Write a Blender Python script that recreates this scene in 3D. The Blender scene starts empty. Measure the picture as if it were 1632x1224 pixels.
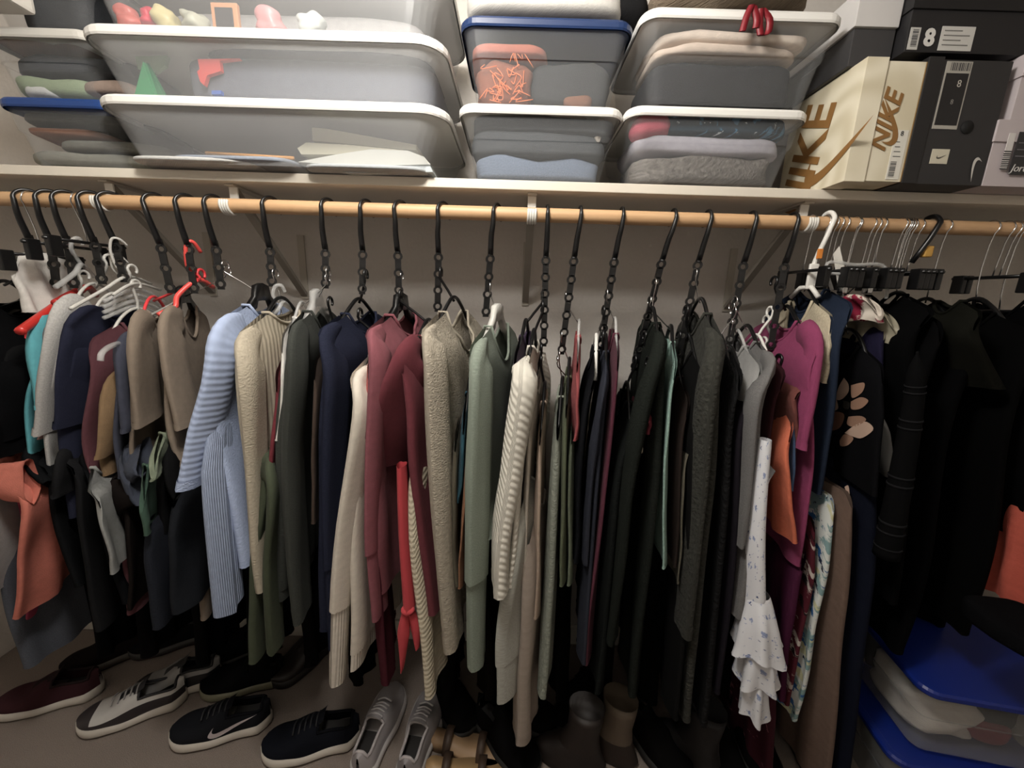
import bpy, math, random
from mathutils import Vector, Matrix, noise
random.seed(7)
S = bpy.context.scene
COL = S.collection
# ---------------------------------------------------------------- camera
F = 613.0; W0, H0 = 1632.0, 1224.0
PITCH = math.radians(12.4); ROLL = math.radians(1.75)
CAM = Vector((0, 0, 1.45))
_f = Vector((0, math.cos(PITCH), -math.sin(PITCH)))
_r0 = Vector((1, 0, 0)); _u0 = _r0.cross(_f)
_r = _r0 * math.cos(ROLL) + _u0 * math.sin(ROLL)
_u = -_r0 * math.sin(ROLL) + _u0 * math.cos(ROLL)
cd = bpy.data.cameras.new('camera'); cam = bpy.data.objects.new('camera', cd); COL.objects.link(cam)
cd.sensor_width = 36; cd.lens = 36 * F / W0; cd.clip_start = 0.02
m = Matrix((_r, _u, -_f)).transposed().to_4x4(); m.translation = CAM
cam.matrix_world = m
S.camera = cam
# ---------------------------------------------------------------- light
wd = bpy.data.worlds.new('world'); S.world = wd; wd.use_nodes = True
wd.node_tree.nodes['Background'].inputs[0].default_value = (0.6, 0.55, 0.5, 1)
wd.node_tree.nodes['Background'].inputs[1].default_value = 0.05
ld = bpy.data.lights.new('ceiling_lamp_light', 'POINT'); ld.shadow_soft_size = 0.11
ld.energy = 30; ld.color = (1.0, 0.965, 0.915)
lo = bpy.data.objects.new('ceiling_lamp_light', ld); COL.objects.link(lo); lo.location = (-0.25, 0.36, 2.27)
vs = S.view_settings
S.display_settings.display_device = 'sRGB'
vs.view_transform = 'Standard'; vs.look = 'None'; vs.gamma = 1; vs.use_curve_mapping = False
vs.exposure = 0.62
S.cycles.transparent_max_bounces = 20
# ---------------------------------------------------------------- pixel helpers
def ray(px, py): return _f + _r * ((px - W0/2)/F) - _u * ((py - H0/2)/F)
def P(px, py, y):
    d = ray(px, py); return CAM + d * ((y - CAM.y)/d.y)
def PX(px, py, x):
    d = ray(px, py); return CAM + d * ((x - CAM.x)/d.x)
def PF(px, py, z=0.0):
    d = ray(px, py); return CAM + d * ((z - CAM.z)/d.z)
def lerp(a, b, t): return a + (b - a)*t
def sm(t): t = max(0., min(1., t)); return t*t*(3-2*t)
# ---------------------------------------------------------------- materials
def lin(h):
    h = h.lstrip('#'); o = []
    for i in (0, 2, 4):
        c = int(h[i:i+2], 16)/255; o.append(c/12.92 if c <= .04045 else ((c+.055)/1.055)**2.4)
    return (*o, 1)
MATS = {}
def nt(name):
    m = bpy.data.materials.new(name); m.use_nodes = True; t = m.node_tree
    return m, t, t.nodes['Principled BSDF']
def N(t, typ, **kw):
    n = t.nodes.new(typ)
    for k, v in kw.items():
        if hasattr(n, k): setattr(n, k, v)
        else: n.inputs[k].default_value = v
    return n
def mulc(c, k): return (min(1, c[0]*k), min(1, c[1]*k), min(1, c[2]*k), 1)
def fabric(hexc, kind='jersey', var=.18):
    key = ('fab', hexc, kind)
    if key in MATS: return MATS[key]
    m, t, b = nt('fabric_' + kind); L = t.links.new
    c = lin(hexc); lu = .3*c[0]+.55*c[1]+.15*c[2]; c = tuple(lerp(lu, q, .74) for q in c[:3])+(1,)
    uv = N(t, 'ShaderNodeUVMap'); mp = uv.outputs[0]
    n1 = N(t, 'ShaderNodeTexNoise'); n1.inputs['Scale'].default_value = {'boucle': 110, 'sherpa': 85, 'melange': 320, 'knit': 180}.get(kind, 60); n1.inputs['Detail'].default_value = 4
    L(mp, n1.inputs['Vector'])
    v = {'boucle': .5, 'sherpa': .65, 'melange': .4, 'knit': .25}.get(kind, var)
    r = N(t, 'ShaderNodeMix'); r.data_type = 'RGBA'
    r.inputs[6].default_value = mulc(c, 1-v); r.inputs[7].default_value = mulc(c, 1+v)
    L(n1.outputs[0], r.inputs[0]); L(r.outputs[2], b.inputs['Base Color'])
    b.inputs['Roughness'].default_value = .92; b.inputs['Specular IOR Level'].default_value = .04 if lu < .03 else .12
    b.inputs['Sheen Weight'].default_value = 0 if lu < .03 else .02; b.inputs['Sheen Roughness'].default_value = .6
    bp = N(t, 'ShaderNodeBump'); bp.inputs['Strength'].default_value = .5
    if kind in ('rib', 'wrib', 'hrib', 'diag'):
        w = N(t, 'ShaderNodeTexWave'); w.wave_type = 'BANDS'
        w.bands_direction = {'rib': 'X', 'wrib': 'X', 'hrib': 'Y', 'diag': 'DIAGONAL'}[kind]
        w.inputs['Scale'].default_value = {'rib': 45, 'wrib': 22, 'hrib': 20, 'diag': 34}[kind]; w.inputs['Distortion'].default_value = .25
        L(mp, w.inputs['Vector']); L(w.outputs[1], bp.inputs['Height']); bp.inputs['Distance'].default_value = .0012 if kind == 'hrib' else .002; bp.inputs['Strength'].default_value = .7
    else:
        n2 = N(t, 'ShaderNodeTexNoise'); n2.inputs['Scale'].default_value = {'boucle': 260, 'sherpa': 110, 'knit': 260}.get(kind, 400); n2.inputs['Detail'].default_value = 2
        L(mp, n2.inputs['Vector']); L(n2.outputs[0], bp.inputs['Height'])
        bp.inputs['Distance'].default_value = {'boucle': .007, 'sherpa': .011, 'knit': .004}.get(kind, .0015)
    L(bp.outputs[0], b.inputs['Normal'])
    MATS[key] = m; return m
def printed(key, base, cols, scale=30, thr=.55):
    if key in MATS: return MATS[key]
    m, t, b = nt('printed_fabric'); L = t.links.new
    uv = N(t, 'ShaderNodeUVMap')
    cur = None
    for i, (hx, sc, th, off) in enumerate(cols):
        mpn = N(t, 'ShaderNodeMapping'); mpn.inputs['Location'].default_value = (off, off*1.7, 0); L(uv.outputs[0], mpn.inputs[0])
        n = N(t, 'ShaderNodeTexNoise'); n.inputs['Scale'].default_value = sc; n.inputs['Detail'].default_value = 5; n.inputs['Roughness'].default_value = .62
        L(mpn.outputs[0], n.inputs['Vector'])
        rp = N(t, 'ShaderNodeValToRGB'); rp.color_ramp.elements[0].position = th; rp.color_ramp.elements[1].position = th+.03
        L(n.outputs[0], rp.inputs[0])
        mx = N(t, 'ShaderNodeMix'); mx.data_type = 'RGBA'; L(rp.outputs[0], mx.inputs[0])
        if cur is None: mx.inputs[6].default_value = lin(base)
        else: L(cur, mx.inputs[6])
        mx.inputs[7].default_value = lin(hx); cur = mx.outputs[2]
    L(cur, b.inputs['Base Color']); b.inputs['Roughness'].default_value = .85; b.inputs['Specular IOR Level'].default_value = .2
    MATS[key] = m; return m
def plastic(hexc, rough=.35, alpha=None, spec=.5, metal=0., grain=0.):
    key = ('pl', hexc, rough, alpha, metal, grain)
    if key in MATS: return MATS[key]
    m, t, b = nt('plastic' if not metal else 'metal'); L = t.links.new
    c = lin(hexc)
    n = N(t, 'ShaderNodeTexNoise'); n.inputs['Scale'].default_value = 14; n.inputs['Detail'].default_value = 5
    tc = N(t, 'ShaderNodeTexCoord'); L(tc.outputs['Object'], n.inputs['Vector'])
    r = N(t, 'ShaderNodeMix'); r.data_type = 'RGBA'; r.inputs[6].default_value = mulc(c, .94-grain); r.inputs[7].default_value = mulc(c, 1.05+grain)
    L(n.outputs[0], r.inputs[0]); L(r.outputs[2], b.inputs['Base Color'])
    b.inputs['Roughness'].default_value = rough; b.inputs['Specular IOR Level'].default_value = spec; b.inputs['Metallic'].default_value = metal
    if alpha is not None:
        b.inputs['Alpha'].default_value = alpha
    MATS[key] = m; return m
def clearmat(hexc='#c9cbcc', fac=.3, key='clear'):
    if (key, hexc, fac) in MATS: return MATS[(key, hexc, fac)]
    m, t, b = nt('translucent_plastic'); L = t.links.new
    b.inputs['Base Color'].default_value = lin(hexc); b.inputs['Roughness'].default_value = .28
    tr = N(t, 'ShaderNodeBsdfTransparent'); tr.inputs[0].default_value = (.97, .97, .97, 1)
    n = N(t, 'ShaderNodeTexNoise'); n.inputs['Scale'].default_value = 5; n.inputs['Detail'].default_value = 6
    tc = N(t, 'ShaderNodeTexCoord'); L(tc.outputs['Object'], n.inputs['Vector'])
    mr = N(t, 'ShaderNodeMapRange'); mr.inputs['To Min'].default_value = fac*.8; mr.inputs['To Max'].default_value = fac*1.2
    L(n.outputs[0], mr.inputs[0])
    mx = N(t, 'ShaderNodeMixShader'); L(mr.outputs[0], mx.inputs[0]); L(tr.outputs[0], mx.inputs[1]); L(b.outputs[0], mx.inputs[2])
    L(mx.outputs[0], t.nodes['Material Output'].inputs[0])
    MATS[(key, hexc, fac)] = m; return m
def woodmat():
    m, t, b = nt('rod_wood'); L = t.links.new
    tc = N(t, 'ShaderNodeTexCoord'); mp = N(t, 'ShaderNodeMapping'); mp.inputs['Scale'].default_value = (2, 60, 60)
    L(tc.outputs['Object'], mp.inputs[0]); n = N(t, 'ShaderNodeTexNoise'); n.inputs['Scale'].default_value = 3; n.inputs['Detail'].default_value = 6
    L(mp.outputs[0], n.inputs['Vector']); r = N(t, 'ShaderNodeMix'); r.data_type = 'RGBA'
    r.inputs[6].default_value = lin('#b98f66'); r.inputs[7].default_value = lin('#d8b48c'); L(n.outputs[0], r.inputs[0])
    L(r.outputs[2], b.inputs['Base Color']); b.inputs['Roughness'].default_value = .5
    return m
def wallmat(hexc, sc=90, dist=.002, var=.05, rough=.85):
    m, t, b = nt('painted_wall'); L = t.links.new
    tc = N(t, 'ShaderNodeTexCoord'); n = N(t, 'ShaderNodeTexNoise'); n.inputs['Scale'].default_value = sc; n.inputs['Detail'].default_value = 5
    L(tc.outputs['Object'], n.inputs['Vector']); r = N(t, 'ShaderNodeMix'); r.data_type = 'RGBA'; c = lin(hexc)
    r.inputs[6].default_value = mulc(c, 1-var); r.inputs[7].default_value = mulc(c, 1+var); L(n.outputs[0], r.inputs[0]); L(r.outputs[2], b.inputs['Base Color'])
    bp = N(t, 'ShaderNodeBump'); bp.inputs['Distance'].default_value = dist; bp.inputs['Strength'].default_value = .6; L(n.outputs[0], bp.inputs['Height']); L(bp.outputs[0], b.inputs['Normal'])
    b.inputs['Roughness'].default_value = rough; b.inputs['Specular IOR Level'].default_value = .2
    return m
def swirlmat():
    m, t, b = nt('swirl_card'); L = t.links.new
    tc = N(t, 'ShaderNodeTexCoord'); w = N(t, 'ShaderNodeTexWave'); w.wave_type = 'RINGS'; w.inputs['Scale'].default_value = 5; w.inputs['Distortion'].default_value = 16; w.inputs['Detail'].default_value = 1.5; w.inputs['Detail Scale'].default_value = .8
    L(tc.outputs['Object'], w.inputs['Vector']); r = N(t, 'ShaderNodeMix'); r.data_type = 'RGBA'
    r.inputs[6].default_value = lin('#cfc5ab'); r.inputs[7].default_value = lin('#e2dac4'); L(w.outputs[1], r.inputs[0]); L(r.outputs[2], b.inputs['Base Color'])
    b.inputs['Roughness'].default_value = .6
    return m
BLACKP = plastic('#101011', .3); BLACKM = plastic('#17181a', .45); CHROME = plastic('#d5d5d5', .18, metal=1.)
WHITEP = plastic('#e6e4de', .4); REDP = plastic('#e0454a', .35); CLEARP = clearmat('#e8e8e6', .32, 'clearhanger')
GREYP = plastic('#c8c6c0', .35)
# ---------------------------------------------------------------- mesh helpers
OFF = {}
class MB:
    def __init__(s): s.v = []; s.f = []; s.uv = None
    def add(s, v, f):
        o = len(s.v); s.v += [Vector(p) for p in v]; s.f += [tuple(i+o for i in q) for q in f]
        return s
    def build(s, name, mat, parent=None, smooth=True, local=False, uv=None):
        me = bpy.data.meshes.new(name)
        off = Vector((0, 0, 0))
        if parent is not None and not local: off = OFF.get(parent, Vector((0, 0, 0)))
        me.from_pydata([p - off for p in s.v], [], s.f)
        if uv is not None:
            ul = me.uv_layers.new(name='UVMap')
            for l in me.loops: ul.data[l.index].uv = uv[l.vertex_index]
        if smooth: me.polygons.foreach_set('use_smooth', [True]*len(me.polygons))
        me.materials.append(mat); me.update()
        o = bpy.data.objects.new(name, me); COL.objects.link(o)
        if parent is not None: o.parent = parent
        OFF[o] = off
        return o
def tag(o, label, cat, group=None):
    o['label'] = label; o['category'] = cat
    if group: o['group'] = group
    return o
def thing(name, label, cat, loc, group=None, rot=None):
    o = bpy.data.objects.new(name, None); COL.objects.link(o); o.location = loc; o.empty_display_size = .05
    if rot: o.rotation_euler = rot
    OFF[o] = Vector(loc); return tag(o, label, cat, group)
def struct(o): o['kind'] = 'structure'; return o
def box(x0, x1, y0, y1, z0, z1):
    v = [(x, y, z) for z in (z0, z1) for y in (y0, y1) for x in (x0, x1)]
    return v, [(0, 2, 3, 1), (4, 5, 7, 6), (0, 1, 5, 4), (2, 6, 7, 3), (0, 4, 6, 2), (1, 3, 7, 5)]
def bbox_bev(x0, x1, y0, y1, z0, z1, b=.004):
    import bmesh
    bm = bmesh.new(); v, f = box(x0, x1, y0, y1, z0, z1)
    vs_ = [bm.verts.new(p) for p in v]; [bm.faces.new([vs_[i] for i in q]) for q in f]
    bmesh.ops.recalc_face_normals(bm, faces=bm.faces)
    bmesh.ops.bevel(bm, geom=list(bm.edges), offset=b, segments=2, affect='EDGES', profile=.6)
    bm.verts.index_update()
    V = [v.co.copy() for v in bm.verts]; Fc = [tuple(v.index for v in q.verts) for q in bm.faces]; bm.free()
    return V, Fc
def smooth_path(pts, n):
    pts = [Vector(p) for p in pts]; k = len(pts)
    if k == 2: return [pts[0].lerp(pts[1], i/(n-1)) for i in range(n)]
    out = []
    for i in range(n):
        t = i/(n-1)*(k-1); j = min(int(t), k-2); u = t-j
        p0 = pts[max(j-1, 0)]; p1 = pts[j]; p2 = pts[j+1]; p3 = pts[min(j+2, k-1)]
        out.append(.5*((2*p1) + (p2-p0)*u + (2*p0-5*p1+4*p2-p3)*u*u + (3*p1-p0-3*p2+p3)*u**3))
    return out
def tube(path, r, n=8, closed=False):
    path = [Vector(p) for p in path]; k = len(path)
    rr = r if isinstance(r, (list, tuple)) else [r]*k
    v = []; f = []; up = None
    for i, p in enumerate(path):
        if closed: T = path[(i+1) % k]-path[i-1]
        else: T = path[min(i+1, k-1)]-path[max(i-1, 0)]
        if T.length < 1e-9: T = Vector((0, 0, 1))
        T.normalize()
        if up is None: up = T.orthogonal().normalized()
        up = (up - T*up.dot(T))
        if up.length < 1e-6: up = T.orthogonal()
        up.normalize(); s = T.cross(up)
        for j in range(n):
            a = 2*math.pi*j/n; v.append(p + (up*math.cos(a)+s*math.sin(a))*rr[i])
    for i in range(k if closed else k-1):
        for j in range(n):
            a = i*n+j; b = i*n+(j+1) % n; c = ((i+1) % k)*n
            f.append((a, b, c+(j+1) % n, c+j))
    if not closed:
        f.append(tuple(reversed(range(n)))); f.append(tuple(range((k-1)*n, k*n)))
    return v, f
def pxtext(txt, size, mat, parent, mw, ext=.0004, name='lettering', shear=0, sx=1.0, bold=0.0):
    cu = bpy.data.curves.new('t', 'FONT'); cu.body = txt; cu.size = size; cu.extrude = ext; cu.shear = shear; cu.offset = bold
    cu.align_x = 'CENTER'; cu.align_y = 'CENTER'; cu.resolution_u = 3
    o = bpy.data.objects.new('t', cu); COL.objects.link(o)
    dg = bpy.context.evaluated_depsgraph_get(); me = bpy.data.meshes.new_from_object(o.evaluated_get(dg))
    bpy.data.objects.remove(o); bpy.data.curves.remove(cu)
    me.transform(mw @ Matrix.Diagonal((sx, 1, 1, 1)))
    me.materials.clear(); me.materials.append(mat); me.name = name
    q = bpy.data.objects.new(name, me); COL.objects.link(q); q.parent = parent
    return q
# ---------------------------------------------------------------- the room
WALL_Y = 1.40
wm = wallmat('#d0cac3')
def plane_box(name, b, mat): return struct(MB().add(*box(*b)).build(name, mat, smooth=False))
cm = wallmat('#877c74', 420, .006, .35, .95)
plane_box('floor', (-2.1, 2.1, -0.9, WALL_Y+.1, -.05, 0), cm)
plane_box('wall_back', (-2.1, 2.1, WALL_Y, WALL_Y+.1, 0, 2.45), wm)
plane_box('wall_left', (-2.1, -2.0, -0.9, WALL_Y, 0, 2.45), wm)
plane_box('wall_right', (2.0, 2.1, -0.9, WALL_Y, 0, 2.45), wm)
plane_box('wall_front', (-2.1, 2.1, -1.0, -0.9, 0, 2.45), wm)
plane_box('ceiling', (-2.1, 2.1, -1.0, WALL_Y+.1, 2.45, 2.5), wallmat('#e6e2da'))
bb = MB().add(*bbox_bev(-2.0, 2.0, WALL_Y-.014, WALL_Y, 0, .09)).build('baseboard_back', plastic('#d9d4ca', .5), smooth=False); struct(bb)
# shelf
SHY = 1.05
SHZ = P(848, 287.5, SHY).z; SHB = P(848, 303, SHY).z
shelfm = plastic('#d8d0c2', .45)
o = MB().add(*bbox_bev(-1.99, 1.99, SHY, WALL_Y-.002, SHB, SHZ, .002)).build('closet_shelf', shelfm, smooth=False)
tag(o, 'long white painted closet shelf carrying the plastic bins and shoe boxes', 'shelf')
# rod
RY = 1.062; RZ = P(848, 342.5, RY).z; RR = .0172
o = MB().add(*tube([(-1.99+.05*i*1.592, RY, RZ) for i in range(51)], RR, 20)).build('closet_rod', woodmat())
tag(o, 'round pale wooden closet rod running under the white shelf', 'rod')
# brackets
brm = plastic('#b9b2a6', .5); brw = plastic('#dedbd3', .4)
for bx, lab in ((165, 'white metal shelf bracket at the far left behind the crowded hangers'), (365, 'white metal shelf bracket above the light blue sweater'),
                (848, 'white metal shelf bracket seen straight on at mid rod'), (1293, 'white metal shelf bracket beside the white plastic hanger')):
    x = P(bx, 330, RY).x
    t = thing('shelf_bracket', lab, 'bracket', (x, WALL_Y, SHB-.28), 'shelf brackets under the closet shelf')
    MB().add(*bbox_bev(x-.012, x+.012, WALL_Y-.006, WALL_Y-.001, SHB-.29, SHB-.076, .001)).build('wall_plate', brm, t, smooth=False)
    MB().add(*bbox_bev(x-.012, x+.012, SHY+.02, WALL_Y-.02, SHB-.006, SHB-.0005, .001)).build('top_arm', brm, t, smooth=False)
    mb = MB(); mb.add(*bbox_bev(x-.011, x+.011, SHY+.035, SHY+.04, SHB-.045, SHB-.005, .001)); mb.build('front_drop', brw, t, smooth=False)
    v, f = box(-.0105, .0105, 0, 1, -.006, .006)
    a = Vector((x, SHY+.04, SHB-.012)); b = Vector((x, WALL_Y-.008, SHB-.275)); d = b-a; n = Vector((0, -d.z, d.y)).normalized()
    MB().add([a + d*p[1] + Vector((p[0], 0, 0)) + n*p[2] for p in v], f).build('brace', plastic('#8d867c', .5), t, smooth=False)
    arc = [(x, RY + (RR+.003)*math.cos(q), RZ + (RR+.003)*math.sin(q)) for q in [math.radians(d_) for d_ in range(150, 400, 15)]]
    mb = MB()
    for dx in (-.009, -.003, .003, .009): mb.add(*tube([(p[0]+dx, p[1], p[2]) for p in arc], .0035, 6))
    mb.build('rod_hook', brw, t)
# ---------------------------------------------------------------- cascading hangers
CASX = {}
def cascade(key, lab, top, bot, n=5, rot=0.0, first=.118, flat=False):
    xt = P(*top, RY).x; b = P(*bot, RY); zt = RZ
    z1 = RZ-first+.02
    t = thing('cascading_hanger', lab, 'hanger', (b.x, RY, b.z), 'black cascading hangers on the wooden rod')
    cr, sr = math.cos(rot), math.sin(rot)
    def X(z): return lerp(xt, b.x, (RZ-z)/(RZ-b.z))
    # hook: in plane perpendicular to the rod
    R = RR+.0055; pts = []
    for d_ in range(-35, 200, 15):
        q = math.radians(d_); pts.append((xt + .032*max(0, sr)*(1+math.cos(q)), RY + R*math.cos(q), RZ + R*math.sin(q)))
    pts = pts[:]
    pts += [(lerp(xt, X(z1), .35)+.006*sr, RY-R+.001, RZ-.03), (lerp(xt, X(z1), .7), RY-.014, RZ-.055), (X(z1), RY-.002, z1)]
    P_ = smooth_path(pts, 44)
    MB().add(*tube(P_, [.0041]*30+[.0041+.0036*i/13 for i in range(14)], 8)).build('hook', BLACKP, t)
    # strip of rings
    mb = MB(); L = z1-b.z; k = max(3, int(round(L/.046)))
    def place(u, w, z): return (X(z)+u*cr+w*sr, RY+u*sr*.9-w*cr, z)
    for i in range(k):
        zc = z1-.014-i*L/k; ns = 14; ro, ri, hw = .0120, .0066, .0036
        v = []; f = []
        for j in range(ns):
            a = 2*math.pi*j/ns
            for r_, w_ in ((ro, -hw), (ri, -hw), (ri, hw), (ro, hw)): v.append(place(r_*math.cos(a), w_, zc+r_*math.sin(a)))
        for j in range(ns):
            q = (j+1) % ns
            for e in range(4): f.append((j*4+e, j*4+(e+1) % 4, q*4+(e+1) % 4, q*4+e))
        mb.add(v, f)
        za, zb = zc-.0085, zc-L/k+.0085
        if i == k-1: zb = za-.006
        v = [place(u, w, z) for z in (za, zb) for w in (-hw, hw) for u in (-.0078, .0078)]
        mb.add(v, [(0, 2, 3, 1), (4, 5, 7, 6), (0, 1, 5, 4), (2, 6, 7, 3), (0, 4, 6, 2), (1, 3, 7, 5)])
    mb.add(*tube([place(0, 0, z1+.012), place(0, 0, z1-.006)], [.0055, .008], 8))
    mb.build('hook_strip', BLACKP, t, smooth=False)
    CASX[key] = X
    return t
CAS = [('a', 'leftmost black cascading hanger over the black hangers', (38, 316), (62, 470), .45),
       ('b', 'second black cascading hanger from the left end', (72, 316), (92, 470), .45), ('c', 'third black cascading hanger from the left end', (98, 317), (120, 470), .45),
       ('d', 'black cascading hanger above the light grey tee', (138, 318), (165, 460), .45), ('e', 'black cascading hanger with the thin white hanger hooked on', (168, 318), (200, 455), .45),
       ('f', 'black cascading hanger above the first brown tee', (240, 320), (276, 480), .4), ('g', 'black cascading hanger with the coral red hanger hooked on', (290, 321), (312, 480), .4),
       ('h', 'black cascading hanger left of the second bracket, above the plate hanger', (335, 323), (354, 470), .35), ('i', 'black cascading hanger above the cream ribbed sweater', (426, 325), (434, 462), .35),
       ('j', 'black cascading hanger with clear hanger, above the charcoal sweater', (518, 328), (519, 465), .3), ('k', 'black cascading hanger above the navy sweater', (579, 331), (577, 478), .3),
       ('l', 'black cascading hanger with a small red hook, above the rose sweatshirt', (632, 333), (636, 480), .4), ('m', 'black cascading hanger above the oatmeal boucle sweater', (700, 336), (697, 505), .4),
       ('n', 'black cascading hanger above the sage sweater', (787, 339), (773, 515), .3), ('o', 'black cascading hanger just right of the middle bracket', (872, 343), (866, 560), 0),
       ('p', 'black cascading hanger above the grey green knits', (924, 345), (893, 575), 0), ('q', 'black cascading hanger above the wine sweater', (990, 347), (955, 565), 0),
       ('r', 'long black cascading hanger beside the mint top', (1072, 350), (1008, 600), 0), ('s', 'black cascading hanger beside the charcoal sherpa coat', (1127, 352), (1078, 580), -.2),
       ('t', 'black cascading hanger above the grey pullovers', (1197, 354), (1160, 560), -.3), ('u', 'black cascading hanger nearest the white plastic hanger', (1262, 357), (1225, 570), -.4)]
for k, lab, a, b, r in CAS: cascade(k, lab, a, b, rot=r)
# ---------------------------------------------------------------- hangers
def hanger(lab, x, yc, z0, rise=.05, half=.19, style='plain', mat=BLACKP, hook=None, cas=None, group='hangers holding garments', top=None, yaw=0.):
    """arms slope from the apex at z0+.076 to z0 at half; hook rises to the strip or the rod"""
    za = z0 + rise + .026; half *= .78; z0 -= .004
    t = thing('clothes_hanger', lab, 'hanger', (x, yc, z0-.01), group)
    def Q(y, z, dx=0): return (x+yaw*y+dx, yc+y, z)
    mb = MB()
    if style in ('plain', 'tube'):
        r = .0038 if style == 'tube' else .005
        mb.add(*tube(smooth_path([Q(-half, z0-.018), Q(-half*.93, z0-.004), Q(-.05, za-.012), Q(0, za+.012), Q(.05, za-.012), Q(half*.93, z0-.004), Q(half, z0-.018)], 28), r, 8))
        if style == 'tube':
            mb.add(*tube([Q(-half*.97, z0-.016), Q(half*.97, z0-.016)], .004, 6))
    elif style == 'plate':
        v = []; f = []
        prof = [(-half, z0-.02, .004), (-half*.85, z0, .011), (-.075, z0+.035, .013), (-.036, za-.012, .022), (-.028, za+.014, .03), (0, za+.02, .034), (.028, za+.014, .03), (.036, za-.012, .022), (.075, z0+.035, .013), (half*.85, z0, .011), (half, z0-.02, .004)]
        for (y, z, h) in prof:
            for dx, dz in ((-.007, -h), (.007, -h), (.007, h*.35), (-.007, h*.35)): v.append(Q(y, z+dz, dx))
        for i in range(len(prof)-1):
            for e in range(4): f.append((i*4+e, i*4+(e+1) % 4, i*4+4+(e+1) % 4, i*4+4+e))
        f += [(3, 2, 1, 0), tuple(range(40, 44))]
        mb.add(v, f)
    elif style == 'clip':
        mb.add(*tube([Q(-half*.75, z0+.02), Q(half*.75, z0+.02)], .004, 8))
    mb.build('arms', mat, t)
    if style == 'clip':
        for sy in (-1, 1):
            MB().add(*bbox_bev(x-.007, x+.007, yc+sy*half*.6-.014, yc+sy*half*.6+.014, z0-.022, z0+.028, .003)).build('clip', mat, t, smooth=False)
        za = z0+.02
    # hook
    hm = hook or mat; rr = .0017 if hook is CHROME else .0036
    if cas is None or cas == 'rod':
        R = RR+rr+.001; pts = [Q(0, za), (x, RY-.004, za+.4*(RZ-za)), (x-.004, RY-R*.6, RZ-R*1.3), (x-.002, RY-R, RZ-.004)]
        pts += [(x, RY+R*math.cos(math.radians(d_)), RZ+R*math.sin(math.radians(d_))) for d_ in range(170, -40, -15)]
    else:
        zt = za+.075; xc = CASX[cas](zt); R = .013; sgn = 1 if x < 0 else -1
        xs = xc + sgn*.006
        pts = [Q(0, za), (lerp(x, xs, .5), yc, za+.03), (xs, yc-R*.7, zt-R*1.2), (xs, yc-R, zt)]
        pts += [(xs, yc+R*math.cos(math.radians(d_)), zt+R*math.sin(math.radians(d_))) for d_ in range(160, -50, -20)]
    MB().add(*tube(smooth_path(pts, 30), rr, 7)).build('hook', hm, t)
    return t
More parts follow.
